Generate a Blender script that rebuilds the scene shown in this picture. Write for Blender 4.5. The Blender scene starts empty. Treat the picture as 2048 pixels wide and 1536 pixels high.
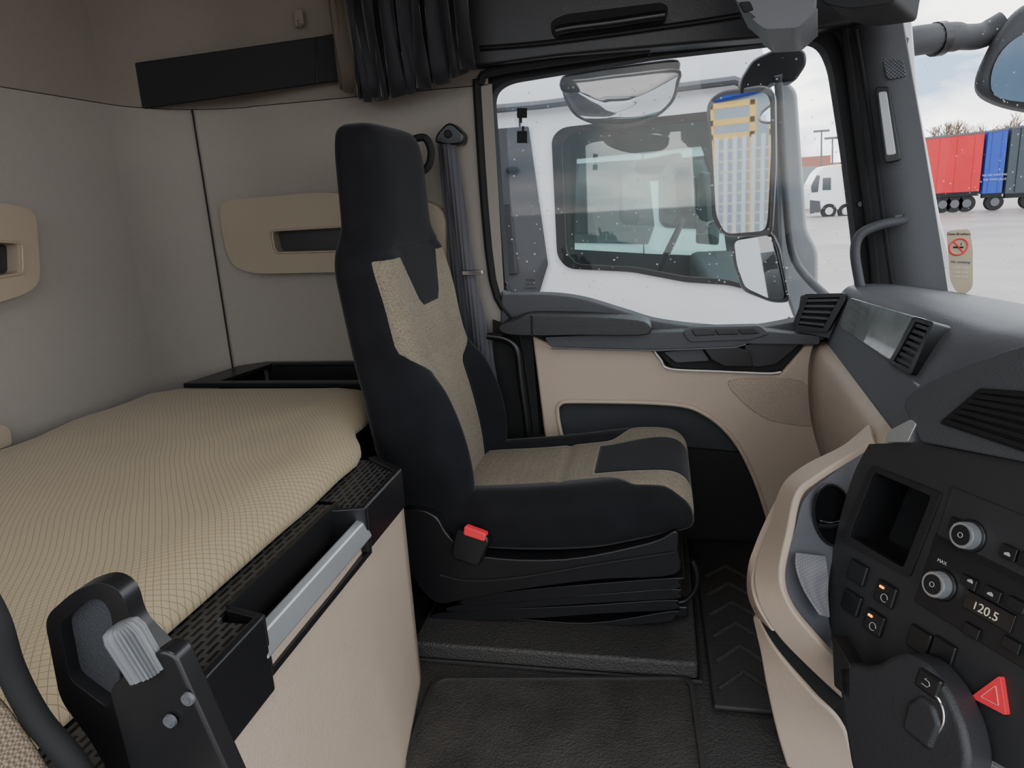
import bpy, bmesh, math, random
from mathutils import Vector, Matrix
from mathutils.geometry import tessellate_polygon
random.seed(7)
V=Vector
# ------------------------------------------------------------------ camera (vehicle axes: X forward, Y across the cab to the far door, Z up)
C=V((0,0,1.0)); FPX=1420.0
yaw,pit,rol=math.radians(12.2),math.radians(14.3),math.radians(3.3)
Fh=V((-math.sin(yaw),math.cos(yaw),0)); Rh=V((math.cos(yaw),math.sin(yaw),0))
F=Fh*math.cos(pit)+V((0,0,-math.sin(pit))); U0=Fh*math.sin(pit)+V((0,0,math.cos(pit)))
Rc=Rh*math.cos(rol)-U0*math.sin(rol); Uc=Rh*math.sin(rol)+U0*math.cos(rol)
# measuring helpers: a sight line from the photo met with a real plane of the cab
def ray(px,py): return F+Rc*((px-1024)/FPX)+Uc*((768-py)/FPX)
def at(px,py,Y): d=ray(px,py); return C+d*(Y/d.y)
def atX(px,py,X): d=ray(px,py); return C+d*(X/d.x)
def atZ(px,py,z): d=ray(px,py); return C+d*((z-1)/d.z)
def atP(px,py,pl):
    p,n=pl; d=ray(px,py); return C+d*((p-C).dot(n)/d.dot(n))
def aY(L,Y): return [at(x,y,Y) for x,y in L]
def aP(L,pl): return [atP(x,y,pl) for x,y in L]
def off(pl,d): return (pl[0]+pl[1]*d,pl[1])
def rnd(P,r,n=4):
    P=[V((p[0],p[1])) for p in P]; out=[]
    for i,p in enumerate(P):
        a=P[i-1]-p; b=P[(i+1)%len(P)]-p
        ra=min(r,a.length*.48); rb=min(r,b.length*.48)
        A=p+a.normalized()*ra; B=p+b.normalized()*rb
        for k in range(n+1):
            t=k/n; q=A*(1-t)**2+p*2*t*(1-t)+B*t*t; out.append((q.x,q.y))
    return out
def cr(P,n=6,closed=False):
    P=[V(p) for p in P]; N=len(P); out=[]
    for i in range(N if closed else N-1):
        g=(lambda k:P[k%N]) if closed else (lambda k:P[max(0,min(N-1,k))])
        p0,p1,p2,p3=g(i-1),g(i),g(i+1),g(i+2)
        for k in range(n):
            t=k/n
            out.append(.5*((2*p1)+(p2-p0)*t+(2*p0-5*p1+4*p2-p3)*t*t+(3*p1-p0-3*p2+p3)*t**3))
    if not closed: out.append(P[-1])
    return out
def crpx(P,n=5,closed=False): return [(q.x,q.y) for q in cr([(p[0],p[1],0) for p in P],n,closed)]
# ------------------------------------------------------------------ geometry
def g_prism(pts,vec):
    n=len(pts); vs=[V(p) for p in pts]+[V(p)+V(vec) for p in pts]
    fs=[list(range(n)),list(range(2*n-1,n-1,-1))]+[[i,(i+1)%n,(i+1)%n+n,i+n] for i in range(n)]
    return vs,fs
def g_hole(outer,holes,vec):
    loops=[[V(p) for p in outer]]+[[V(p) for p in h] for h in holes]
    tris=tessellate_polygon(loops); flat=[p for l in loops for p in l]; n=len(flat)
    vs=flat+[p+V(vec) for p in flat]; fs=[list(t) for t in tris]+[[i+n for i in t][::-1] for t in tris]
    s=0
    for l in loops:
        m=len(l)
        for i in range(m): a=s+i;b=s+(i+1)%m; fs.append([a,b,b+n,a+n])
        s+=m
    return vs,fs
def g_box(c,s,rot=None):
    c=V(c); h=V(s)/2; M=rot or Matrix.Identity(3)
    vs=[c+M@V((x*h.x,y*h.y,z*h.z)) for x in(-1,1) for y in(-1,1) for z in(-1,1)]
    return vs,[[0,1,3,2],[4,6,7,5],[0,4,5,1],[2,3,7,6],[0,2,6,4],[1,5,7,3]]
def g_loft(rings,caps=True,closed=True):
    n=len(rings[0]); vs=[V(p) for r in rings for p in r]; fs=[]
    for j in range(len(rings)-1):
        for i in range(n if closed else n-1):
            a=j*n+i;b=j*n+(i+1)%n; fs.append([a,b,b+n,a+n])
    if caps and closed: fs.append(list(range(n))[::-1]); fs.append([(len(rings)-1)*n+i for i in range(n)])
    return vs,fs
def g_tube(pts,r,n=12,flat=None):
    pts=[V(p) for p in pts]; rings=[]
    T=[(pts[min(i+1,len(pts)-1)]-pts[max(i-1,0)]).normalized() for i in range(len(pts))]
    u=T[0].orthogonal().normalized()
    for i,p in enumerate(pts):
        u=(u-T[i]*u.dot(T[i])).normalized(); w=T[i].cross(u)
        rr=r[min(i,len(r)-1)] if isinstance(r,(list,tuple)) else r
        rings.append([p+u*rr*math.cos(2*math.pi*k/n)+w*rr*math.sin(2*math.pi*k/n) for k in range(n)])
    return g_loft(rings)
def g_cyl(p0,p1,r0,r1=None,n=32):
    return g_tube([p0,p1],[r0,r0 if r1 is None else r1],n)
def g_strip(A,B): return g_loft([A,B],False,False)
def g_ball(c,r,n=8,sc=(1,1,1)):
    rings=[]
    for j in range(1,n):
        t=math.pi*j/n
        rings.append([V(c)+V((r*sc[0]*math.sin(t)*math.cos(2*math.pi*k/(2*n)),r*sc[1]*math.sin(t)*math.sin(2*math.pi*k/(2*n)),r*sc[2]*math.cos(t))) for k in range(2*n)])
    return g_loft(rings)
def mk(name,geos,mat,par=None,bev=0,seg=2,smooth=True,label=None,sub=0,solid=0,ang=40,kind=None,recalc=True,attr=None):
    if isinstance(geos,tuple): geos=[geos]
    vs=[];fs=[]
    for g in geos:
        o=len(vs); vs+=[tuple(v) for v in g[0]]; fs+=[[i+o for i in f] for f in g[1]]
    me=bpy.data.meshes.new(name); me.from_pydata(vs,[],fs); me.update()
    if recalc:
        bm=bmesh.new(); bm.from_mesh(me); bmesh.ops.recalc_face_normals(bm,faces=bm.faces); bm.to_mesh(me); bm.free()
    if attr:
        a=me.attributes.new('mask','FLOAT','POINT')
        for i,v in enumerate(vs): a.data[i].value=attr(v)
    if smooth:
        for p in me.polygons: p.use_smooth=True
        if not bev:
            try: me.set_sharp_from_angle(angle=math.radians(ang))
            except Exception: pass
    o=bpy.data.objects.new(name,me); bpy.context.collection.objects.link(o)
    me.materials.append(mat)
    if solid:
        m=o.modifiers.new('s','SOLIDIFY'); m.thickness=solid; m.offset=0
    if bev:
        m=o.modifiers.new('b','BEVEL'); m.width=bev; m.segments=seg; m.limit_method='ANGLE'; m.angle_limit=math.radians(35); m.harden_normals=True; m.use_clamp_overlap=True
    if sub:
        m=o.modifiers.new('u','SUBSURF'); m.levels=sub; m.render_levels=sub
    if par is not None: setp(o,par)
    if label: o['label']=label
    if kind: o['kind']=kind
    return o
def setp(o,par):
    # every child keeps world coordinates: a parented object already sits at the world origin
    L=V((0,0,0)) if par.parent else V(par.location)
    o.parent=par; o.matrix_parent_inverse=Matrix.Translation(-L)
def top(name,label,cat,loc=(0,0,0),struct=False,group=None):
    o=bpy.data.objects.new(name,None); o.empty_display_size=.05; o.location=loc; bpy.context.collection.objects.link(o)
    tag(o,label,cat,struct,group); return o
def sub_(name,par):
    o=bpy.data.objects.new(name,None); o.empty_display_size=.02; bpy.context.collection.objects.link(o); setp(o,par); return o
def tag(o,label,cat,struct=False,group=None):
    o['label']=label
    if struct: o['kind']='structure'
    else: o['category']=cat
    if group: o['group']=group
    return o
def text(name,body,org,xd,yd,size,mat,par,ext=.0004,align='CENTER'):
    cu=bpy.data.curves.new(name,'FONT'); cu.body=body; cu.size=size; cu.extrude=ext; cu.align_x=align; cu.align_y='CENTER'
    t=bpy.data.objects.new(name,cu); bpy.context.collection.objects.link(t)
    dg=bpy.context.evaluated_depsgraph_get(); me=bpy.data.meshes.new_from_object(t.evaluated_get(dg)); bpy.data.objects.remove(t)
    x=V(xd).normalized(); y=V(yd); y=(y-x*y.dot(x)).normalized(); z=x.cross(y)
    M=Matrix((x,y,z)).transposed().to_4x4(); M.translation=V(org); me.transform(M)
    o=bpy.data.objects.new(name,me); bpy.context.collection.objects.link(o); me.materials.clear(); me.materials.append(mat)
    if par is not None: setp(o,par)
    return o
# ------------------------------------------------------------------ materials
def lin(c): return tuple((x/255/12.92 if x/255<=.04045 else ((x/255+.055)/1.055)**2.4) for x in c)+(1,)
def mat(name,col,rough=.5,metal=0,bump=0,bs=300,kind='noise',var=.06,vs=6,sheen=0,spec=.5,coat=0,emis=0,col2=None,alpha=1,trans=0):
    m=bpy.data.materials.new(name); m.use_nodes=True; nt=m.node_tree; N=nt.nodes; L=nt.links
    b=N['Principled BSDF']; tc=N.new('ShaderNodeTexCoord'); c=lin(col)
    b.inputs['Roughness'].default_value=rough; b.inputs['Metallic'].default_value=metal
    b.inputs['Specular IOR Level'].default_value=spec
    b.inputs['Sheen Weight'].default_value=sheen; b.inputs['Sheen Roughness'].default_value=.4
    b.inputs['Coat Weight'].default_value=coat; b.inputs['Alpha'].default_value=alpha; b.inputs['Transmission Weight'].default_value=trans
    nz=N.new('ShaderNodeTexNoise'); nz.inputs['Scale'].default_value=vs; nz.inputs['Detail'].default_value=5; L.new(tc.outputs['Object'],nz.inputs['Vector'])
    mr=N.new('ShaderNodeMapRange'); mr.inputs[1].default_value=.3; mr.inputs[2].default_value=.7; mr.inputs[3].default_value=1-var; mr.inputs[4].default_value=1+var
    L.new(nz.outputs['Fac'],mr.inputs[0])
    mx=N.new('ShaderNodeMix'); mx.data_type='RGBA'; mx.blend_type='MULTIPLY'; mx.inputs[0].default_value=1
    mx.inputs[6].default_value=c; L.new(mr.outputs[0],mx.inputs[7]); colout=mx.outputs[2]
    h=None
    def S(): 
        s=N.new('ShaderNodeSeparateXYZ'); L.new(tc.outputs['Object'],s.inputs[0]); return s
    def math_(op,a,b_=None,c_=None):
        n=N.new('ShaderNodeMath'); n.operation=op
        for i,x in enumerate((a,b_,c_)):
            if x is None: continue
            if isinstance(x,(int,float)): n.inputs[i].default_value=x
            else: L.new(x,n.inputs[i])
        return n.outputs[0]
    def mixc(fac,dark):
        nonlocal colout
        k=N.new('ShaderNodeMix'); k.data_type='RGBA'; L.new(fac,k.inputs[0]); L.new(colout,k.inputs[6]); k.inputs[7].default_value=lin(dark); colout=k.outputs[2]
    if kind=='noise' and bump:
        t=N.new('ShaderNodeTexNoise'); t.inputs['Scale'].default_value=bs; t.inputs['Detail'].default_value=3; L.new(tc.outputs['Object'],t.inputs['Vector']); h=t.outputs['Fac']
    elif kind=='grain':
        t=N.new('ShaderNodeTexVoronoi'); t.inputs['Scale'].default_value=bs; L.new(tc.outputs['Object'],t.inputs['Vector']); h=t.outputs['Distance']
    elif kind=='weave':
        t=N.new('ShaderNodeTexChecker'); t.inputs['Scale'].default_value=bs; L.new(tc.outputs['Object'],t.inputs['Vector']); h=t.outputs['Fac']
        mixc(h,col2 or col)
    elif kind=='diamond':
        s=S(); w=N.new('ShaderNodeTexNoise'); w.inputs['Scale'].default_value=2.2; L.new(tc.outputs['Object'],w.inputs['Vector'])
        wd=math_('MULTIPLY',w.outputs['Fac'],.05)
        a=math_('ADD',math_('MULTIPLY',s.outputs[0],.76),math_('MULTIPLY',s.outputs[1],.56)); b2=math_('SUBTRACT',math_('MULTIPLY',s.outputs[0],.76),math_('MULTIPLY',s.outputs[1],.56))
        a=math_('ADD',a,wd); b2=math_('ADD',b2,wd)
        sa=math_('ABSOLUTE',math_('SINE',math_('MULTIPLY',a,bs))); sb=math_('ABSOLUTE',math_('SINE',math_('MULTIPLY',b2,bs)))
        mn=math_('MINIMUM',sa,sb); h=math_('SMOOTH_MIN',mn,.5,.3)
        f=math_('MULTIPLY',math_('LESS_THAN',mn,.13),.7); mixc(f,col2)
    elif kind=='slots':
        s=S(); u=math_('MULTIPLY',s.outputs[1],1/.030); v=math_('MULTIPLY',s.outputs[0],1/.0105)
        row=math_('FLOOR',v); u2=math_('ADD',u,math_('MULTIPLY',row,.5)); fu=math_('FRACT',u2); fv=math_('FRACT',v)
        a=math_('LESS_THAN',math_('ABSOLUTE',math_('SUBTRACT',fu,.5)),.38); b2=math_('LESS_THAN',math_('ABSOLUTE',math_('SUBTRACT',fv,.5)),.24)
        f=math_('MULTIPLY',a,b2); h=math_('SUBTRACT',1,f); mixc(f,col2)
    elif kind=='perf':
        s=S(); sx=math_('SINE',math_('MULTIPLY',s.outputs[0],bs)); sz=math_('SINE',math_('MULTIPLY',s.outputs[2],bs)); h=math_('MULTIPLY',sx,sz)
        f=math_('GREATER_THAN',h,.35); mixc(f,col2)
    elif kind=='ribs':
        s=S(); h=math_('SINE',math_('MULTIPLY',math_('ADD',s.outputs[0],s.outputs[1]),bs)); mixc(math_('MULTIPLY',math_('GREATER_THAN',h,.2),.3),col2 or col)
    if h is not None and bump:
        bp=N.new('ShaderNodeBump'); bp.inputs['Strength'].default_value=bump; bp.inputs['Distance'].default_value=.002; L.new(h,bp.inputs['Height']); L.new(bp.outputs[0],b.inputs['Normal'])
    L.new(colout,b.inputs['Base Color'])
    if emis: L.new(colout,b.inputs['Emission Color']); b.inputs['Emission Strength'].default_value=emis
    return m
def two(name,c1,c1b,c2,bs=260):
    """fabric insert (mask>0) against velvet (mask<0)"""
    m=bpy.data.materials.new(name); m.use_nodes=True; N=m.node_tree.nodes; L=m.node_tree.links; b=N['Principled BSDF']
    tc=N.new('ShaderNodeTexCoord'); at_=N.new('ShaderNodeAttribute'); at_.attribute_name='mask'
    gt=N.new('ShaderNodeMath'); gt.operation='GREATER_THAN'; gt.inputs[1].default_value=0; L.new(at_.outputs['Fac'],gt.inputs[0])
    ab=N.new('ShaderNodeMath'); ab.operation='ABSOLUTE'; L.new(at_.outputs['Fac'],ab.inputs[0])
    se=N.new('ShaderNodeMapRange'); se.inputs[1].default_value=0; se.inputs[2].default_value=.006; se.inputs[3].default_value=0; se.inputs[4].default_value=1; L.new(ab.outputs[0],se.inputs[0])
    ck=N.new('ShaderNodeTexVoronoi'); ck.inputs['Scale'].default_value=bs; ck.inputs['Randomness'].default_value=.9; L.new(tc.outputs['Object'],ck.inputs['Vector'])
    cr_=N.new('ShaderNodeValToRGB'); cr_.color_ramp.elements[0].position=.2; cr_.color_ramp.elements[0].color=lin(c1); cr_.color_ramp.elements[1].position=.7; cr_.color_ramp.elements[1].color=lin(c1b); L.new(ck.outputs['Distance'],cr_.inputs[0])
    nz=N.new('ShaderNodeTexNoise'); nz.inputs['Scale'].default_value=14; nz.inputs['Detail'].default_value=6; L.new(tc.outputs['Object'],nz.inputs['Vector'])
    vr=N.new('ShaderNodeMapRange'); vr.inputs[3].default_value=.6; vr.inputs[4].default_value=1.5; L.new(nz.outputs['Fac'],vr.inputs[0])
    vf=N.new('ShaderNodeMapRange'); vf.inputs[3].default_value=.86; vf.inputs[4].default_value=1.12; L.new(nz.outputs['Fac'],vf.inputs[0])
    vc=N.new('ShaderNodeMix'); vc.data_type='RGBA'; vc.blend_type='MULTIPLY'; vc.inputs[0].default_value=1; vc.inputs[6].default_value=lin(c2); L.new(vr.outputs[0],vc.inputs[7])
    vd=N.new('ShaderNodeMix'); vd.data_type='RGBA'; vd.blend_type='MULTIPLY'; vd.inputs[0].default_value=1; L.new(cr_.outputs['Color'],vd.inputs[6]); L.new(vf.outputs[0],vd.inputs[7])
    mx=N.new('ShaderNodeMix'); mx.data_type='RGBA'; L.new(gt.outputs[0],mx.inputs[0]); L.new(vc.outputs[2],mx.inputs[6]); L.new(vd.outputs[2],mx.inputs[7])
    L.new(mx.outputs[2],b.inputs['Base Color']); b.inputs['Roughness'].default_value=.9; b.inputs['Specular IOR Level'].default_value=.15
    b.inputs['Sheen Weight'].default_value=.14; b.inputs['Sheen Roughness'].default_value=.35
    hm=N.new('ShaderNodeMath'); hm.operation='MULTIPLY_ADD'; L.new(ck.outputs['Distance'],hm.inputs[0]); hm.inputs[1].default_value=-.06; L.new(se.outputs[0],hm.inputs[2])
    bp=N.new('ShaderNodeBump'); bp.inputs['Strength'].default_value=.6; bp.inputs['Distance'].default_value=.004; L.new(hm.outputs[0],bp.inputs['Height']); L.new(bp.outputs[0],b.inputs['Normal'])
    return m
def glassmat(name,tint=(1,1,1),refl=.08,fr_=.35):
    m=bpy.data.materials.new(name); m.use_nodes=True; N=m.node_tree.nodes; L=m.node_tree.links
    for n in list(N): N.remove(n)
    o=N.new('ShaderNodeOutputMaterial'); t=N.new('ShaderNodeBsdfTransparent'); g=N.new('ShaderNodeBsdfGlossy'); g.inputs['Roughness'].default_value=.02
    t.inputs[0].default_value=tint+(1,); x=N.new('ShaderNodeMixShader'); fr=N.new('ShaderNodeLayerWeight'); fr.inputs[0].default_value=.25
    mm=N.new('ShaderNodeMath'); mm.operation='MULTIPLY_ADD'; L.new(fr.outputs['Fresnel'],mm.inputs[0]); mm.inputs[1].default_value=fr_; mm.inputs[2].default_value=refl*.3
    L.new(mm.outputs[0],x.inputs[0]); L.new(t.outputs[0],x.inputs[1]); L.new(g.outputs[0],x.inputs[2]); L.new(x.outputs[0],o.inputs[0]); return m
BEIGE=mat('beige_plastic',(172,154,137),.5,bump=.15,bs=500,kind='grain',var=.03)
BEIGE2=mat('beige_leatherette',(170,153,136),.55,bump=.35,bs=330,kind='grain',var=.03)
TAN=mat('tan_plastic',(146,133,115),.5,bump=.12,bs=500,kind='grain',var=.03)
WALL=mat('felt_lining',(136,129,121),.95,bump=.35,bs=420,var=.02,vs=60,sheen=.2)
WALLUP=mat('shade_toned_brown_lining',(122,113,103),.95,bump=.35,bs=420,var=.02,vs=60)  # brown lining, its colour darkened to carry the shading high in the cab
GREY=mat('dark_grey_plastic',(62,63,66),.58,bump=.25,bs=450,kind='grain',var=.04)
GREYM=mat('mid_grey_plastic',(86,87,91),.52,bump=.2,bs=450,kind='grain',var=.03)
BLK=mat('black_plastic',(29,29,31),.42,bump=.15,bs=450,kind='grain',var=.05)
BLKS=mat('black_satin_plastic',(25,25,27),.33,bump=.03,bs=200,var=.05)
BLKM=mat('black_matt',(15,15,16),.8,bump=.1,bs=300,var=.1)
GLOSSB=mat('gloss_black',(14,14,16),.12,var=.02,coat=.5)
PANO=mat('panel_charcoal',(40,40,42),.5,bump=.1,bs=500,kind='grain',var=.04)
RUB=mat('rubber_floor',(54,52,50),.6,bump=.8,bs=190,kind='grain',var=.12,vs=4)
RUBD=mat('rubber_dusty',(56,53,50),.62,bump=.8,bs=190,kind='grain',var=.35,vs=9)
RUB2=mat('rubber_mat',(42,40,39),.6,bump=.3,bs=160,kind='grain',var=.1)
VELV=two('seat_fabric',(152,141,122),(98,90,77),(25,25,28),560)
MATT=mat('mattress_fabric',(158,142,114),.92,bump=.35,bs=400,kind='diamond',col2=(86,76,58),var=.05,vs=5,sheen=.1)
LATT=mat('slotted_ledge',(56,56,57),.4,bump=.9,kind='slots',col2=(6,6,7),var=.05)
ALU=mat('brushed_aluminium',(200,203,205),.42,.85,bump=.05,bs=150,var=.05)
CHR=mat('chrome',(215,215,218),.15,1)
BELT=mat('belt_webbing',(74,73,78),.75,bump=.4,bs=500,kind='ribs',col2=(52,52,56))
RED=mat('red_plastic',(225,50,62),.4,emis=.15)
ORG=mat('amber_light',(255,150,20),.4,emis=3)
DISP=mat('display_digits',(190,178,158),.5,emis=.35)
SYM=mat('white_symbol',(175,175,178),.6)
WHT=mat('white_paint',(240,242,244),.3,coat=.4,var=.02)
WHTD=mat('white_housing',(140,145,148),.45,var=.03)
GL=glassmat('clear_glass',(1,1,1),.03,.25); GLT=glassmat('tinted_glass',(.78,.905,.885),.2,.3)
DROP=mat('water_drop',(225,232,238),.05,alpha=.45,spec=.8)
MIR=mat('mirror_glass',(225,230,232),.02,1,var=0)
CURT=mat('curtain_black',(22,22,27),.75,bump=.4,bs=60,sheen=.3); CURB=mat('curtain_brown',(86,75,64),.85,bump=.4,bs=200,sheen=.2)
SCRN=mat('clear_cover',(132,136,133),.08,bump=.1,bs=900,coat=1,var=.12,vs=20)
KNOB=mat('ribbed_grey_knob',(104,106,108),.5)
CUPM=mat('cup_mat',(128,128,131),.75,bump=.6,bs=240,kind='weave',col2=(108,108,112))
CARD=mat('sticker_cream',(205,190,160),.7)
# ------------------------------------------------------------------ shell
Y0=-.55
def plan(n=14):
    P=[(-1.42,Y0),(-1.42,.3),(-1.42,1.1),(-1.42,1.74)]
    for k in range(n+1):
        a=math.pi-(math.pi/2)*k/n; P.append((-1.16+.26*math.cos(a),1.74+.26*math.sin(a)))
    return P
PL=plan()
def wallstrip(P,z0,z1,nz=6): return g_loft([[V((x,y,z0+(z1-z0)*j/nz)) for x,y in P] for j in range(nz+1)],False,False)
mk('wall_back',wallstrip(PL,0,1.31),WALL,kind='structure',recalc=False)['label']='grey felt lined rear wall of the cab'
mk('wall_upper',wallstrip([(x*1.002,y) for x,y in PL]+[(-.45,2.0)],1.31,1.85),WALLUP,kind='structure')['label']='brown upper wall lining, shading toned into its colour'
mk('wall_side',wallstrip([(-1.16,2.0),(-.8,2.0),(-.44,2.0)],0,1.312),WALL,kind='structure')['label']='grey felt side wall behind the door'
mk('trim_1',[g_tube([V((x+.001,y-.001,1.31)) for x,y in PL],.0010,6)],BLKM,kind='structure')['label']='dark seam of the wall lining'
mk('trim_6',[g_tube([V((-1.309,1.943,.5)),V((-1.309,1.943,1.31))],.0025,6)],BLKM,kind='structure')['label']='dark vertical seam of the wall lining'
mk('ceiling',g_box((-.2,.75,1.87),(2.5,2.6,.04)),WALLUP,kind='structure')['label']='brown headliner'
fl=mk('floor',g_box((-.2,.8,-.03),(2.5,2.7,.06)),RUB,kind='structure'); fl['label']='black textured rubber cab floor'
# upper shelf strip: flat band across the corner
q=[at(250,128,1.845),at(640,72,1.955),at(690,62,1.965),at(692,160,1.965),at(640,166,1.955),at(270,220,1.845)]
o=mk('storage_strip',g_prism(q,(.0,.012,0)),BLKM,bev=.004); tag(o,'long matt black storage band high on the wall','shelf')
mk('strip_joint',g_tube([at(632,74,1.95),at(634,166,1.95)],.002,6),BLKS,o)
o=top('coat_hook','small brown plastic coat hook on the upper lining','hook',at(600,40,1.96))
mk('hook_plate',g_prism(aY(rnd([(590,20),(606,18),(610,52),(592,56)],5),1.98),(0,-.008,0)),WALLUP,o,.002)
mk('hook_arm',g_tube([at(598,42,1.975),at(600,52,1.95),at(600,44,1.94)],.004,8),WALLUP,o)
# wall pockets
def pocket(name,label,outer,slot,fn,d,loc):
    e=top(name,label,'pocket',loc)
    O=[fn(x,y) for x,y in outer]; H=[fn(x,y) for x,y in slot]
    mk('cover_panel',g_hole(O,[H],d),TAN,e,.006,3)
    mk('pocket_liner',g_prism([p+V(d)*.75 for p in H],V(d)*.1),BLK,e)
    c=sum(H,V())/len(H); b=[c+(p-c)*1.08-V(d)*.06 for p in H]
    mk('slot_surround',g_tube(b+[b[0]],.003,6),TAN,e)
    return e
pocket('wall_pocket','tan moulded pocket with a dark slot, behind the seat',rnd([(437,402),(640,384),(858,402),(890,425),(890,535),(858,540),(505,548),(460,530),(444,470)],30,6),rnd([(545,463),(688,455),(696,500),(552,504)],10),lambda x,y:at(x,y,1.95),(0,.045,0),at(660,548,1.98))
pocket('wall_pocket','tan moulded pocket with a dark slot on the rear wall',rnd([(-260,385),(40,410),(72,425),(82,560),(60,585),(-80,630),(-260,660)],24,6),rnd([(-160,478),(36,488),(38,545),(-160,575)],10),lambda x,y:atX(x,y,-1.375),(-.04,0,0),atX(-60,640,-1.4))
o=mk('wall_pocket',g_prism([atX(x,y,-1.385) for x,y in rnd([(-80,850),(10,848),(22,858),(26,890),(-80,930)],8)],(-.03,0,0)),TAN,bev=.004); tag(o,'edge of a tan moulded pocket just above the mattress','pocket')
# ------------------------------------------------------------------ bunk
e=top('bunk_base','beige leatherette bunk base with black slotted ledge','bed base',(-.95,.4,0))
mk('base_body',[g_box((-1.03,.38,.205),(.76,1.86,.41)),g_box((-1.08,1.50,.205),(.64,.42,.41))],BLKM,e,.005)
fr=[]
ys=[-.5+1.76*k/70 for k in range(71)]
for j in range(22):
    z=.45*j/21; k=max(0.0,1-z/.45); row=[]
    for y in ys:
        ed=min(1,max(0,(1.26-y)/.25))
        f=z-(.45-.62*(y-.62)); f2=z-(.45-.62*(y-.95))
        row.append(V((-.522+.032*k*ed+ed*math.sqrt(k)*(.011*math.tanh(-f*26)+.009*math.tanh(-f2*30)),y,z)))
    fr.append(row)
mk('front_panel',g_loft(fr,False,False),BEIGE2,e,solid=.02)
mk('end_panel',g_prism([V((-.535,1.255,0)),V((-.525,1.255,.44)),V((-.72,1.27,.44)),V((-.72,1.27,0))],(0,.012,0)),BEIGE2,e)
mk('mattress_ledge',[g_prism([V(p) for p in ((-.503,1.07,.436),(-.503,1.07,.500),(-.66,1.07,.500),(-.66,1.07,.436))],(0,.165,0)),
  g_prism([V(p) for p in ((-.503,1.235,.436),(-.585,1.30,.436),(-.66,1.30,.436),(-.66,1.235,.436))],(0,0,.064)),
  g_prism([V(p) for p in ((-.503,-.5,.40),(-.503,-.5,.500),(-.66,-.5,.500),(-.66,-.5,.40))],(0,1.215,0)),
  g_box((-.605,.9,.46),(.09,.38,.08))],LATT,e,.004,3)
mk('ledge_edge',g_prism([V(p) for p in ((-.498,1.06,.425),(-.498,1.06,.507),(-.512,1.06,.507),(-.512,1.06,.425))],(0,.178,0)),BLKS,e,.005,3)
mk('ledge_edge',g_prism([V(p) for p in ((-.498,1.238,.425),(-.498,1.238,.507),(-.583,1.307,.507),(-.583,1.307,.425))],(-.012,-.012,0)),BLKS,e,.004,3)
mk('ledge_edge',g_prism([V(p) for p in ((-.498,-.5,.395),(-.498,-.5,.507),(-.512,-.5,.507),(-.512,-.5,.395))],(0,1.225,0)),BLKS,e,.005,3)
mk('recess_wall',[g_prism([V((-.50,1.055,.505)),V((-.56,1.04,.505)),V((-.56,1.04,.42)),V((-.50,1.055,.42))],(0,.012,0))],BLKS,e,.003)
mk('recess_wall',[g_prism([V((-.50,.73,.505)),V((-.56,.745,.505)),V((-.56,.745,.42)),V((-.50,.73,.42))],(0,-.012,0))],BLKS,e,.003)
mk('handle_recess',[g_box((-.535,.9,.415),(.06,.35,.01)),g_box((-.557,.9,.465),(.006,.33,.09))],BLKS,e)
mk('grab_rail',g_prism([V(p) for p in ((-.496,.715,.447),(-.505,.715,.478),(-.517,.715,.484),(-.522,.715,.47),(-.515,.715,.445))],(0,.350,0)),ALU,e,.003,3,label='brushed aluminium grab rail')
# mattress
out=[(-.600,-.5),(-.600,.2),(-.597,.8),(-.595,1.16),(-.598,1.25),(-.612,1.305),(-.632,1.345),(-.655,1.38),(-.680,1.43),(-.685,1.60),(-.72,1.67),(-.80,1.70),(-1.1,1.70),(-1.30,1.695),(-1.38,1.62),(-1.40,1.4),(-1.40,.4),(-1.40,-.5)]
den=[]
for i in range(len(out)):
    a=V(out[i]);b=V(out[(i+1)%len(out)]);k=max(1,int((b-a).length/.05))
    for j in range(k): den.append(a.lerp(b,j/k))
cx=V((-1.05,.6)); N_=len(den)
nrm=[]
for i in range(N_):
    t=(den[(i+2)%N_]-den[i-2]).normalized(); nrm.append(V((-t.y,t.x)))
def mring(ins,z,sc=1): return [V((cx.x+(p.x+q.x*ins-cx.x)*sc,cx.y+(p.y+q.y*ins-cx.y)*sc,z+.0035*sc**4*math.sin(p.y*23+ins*30)*math.exp(-((p.y-1.25)/.25)**2))) for p,q in zip(den,nrm)]
rings=[mring(.010,.503),mring(.001,.507),mring(.0,.517),mring(.004,.529),mring(.014,.541),mring(.030,.552),mring(.052,.561),mring(.075,.566)]
rings+=[mring(.075,.566+.010*(1-s*s),s) for s in (.95,.86,.74,.6,.45,.3,.15,.05)]
o=mk('mattress',g_loft(rings),MATT,ang=80); tag(o,'beige quilted mattress with fine diamond stitch pattern','mattress')
mk('mattress_base',g_box((-1.04,.4,.485),(.7,1.7,.035)),BLKM,o)
# tray at the end of the bunk
e=top('storage_tray','black open storage tray at the end of the bunk','tray',(-1.0,1.85,.5))
tz=.545
mk('tray_rim',g_hole([V(p) for p in ((-1.32,1.715,tz),(-.72,1.715,tz),(-.72,1.985,tz),(-1.22,1.985,tz),(-1.28,1.93,tz))],[[V(p) for p in ((-1.22,1.745,tz),(-.75,1.745,tz),(-.75,1.96,tz),(-1.18,1.96,tz))]],(0,0,.014)),BLKS,e,.003)
mk('tray_bin',[g_box((-.98,1.85,.48),(.48,.23,.01)),g_box((-.98,1.74,.515),(.48,.01,.07)),g_box((-.97,1.965,.515),(.46,.01,.07)),g_box((-1.215,1.85,.515),(.01,.21,.07)),g_box((-.745,1.85,.515),(.01,.23,.07))],BLKS,e)
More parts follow.
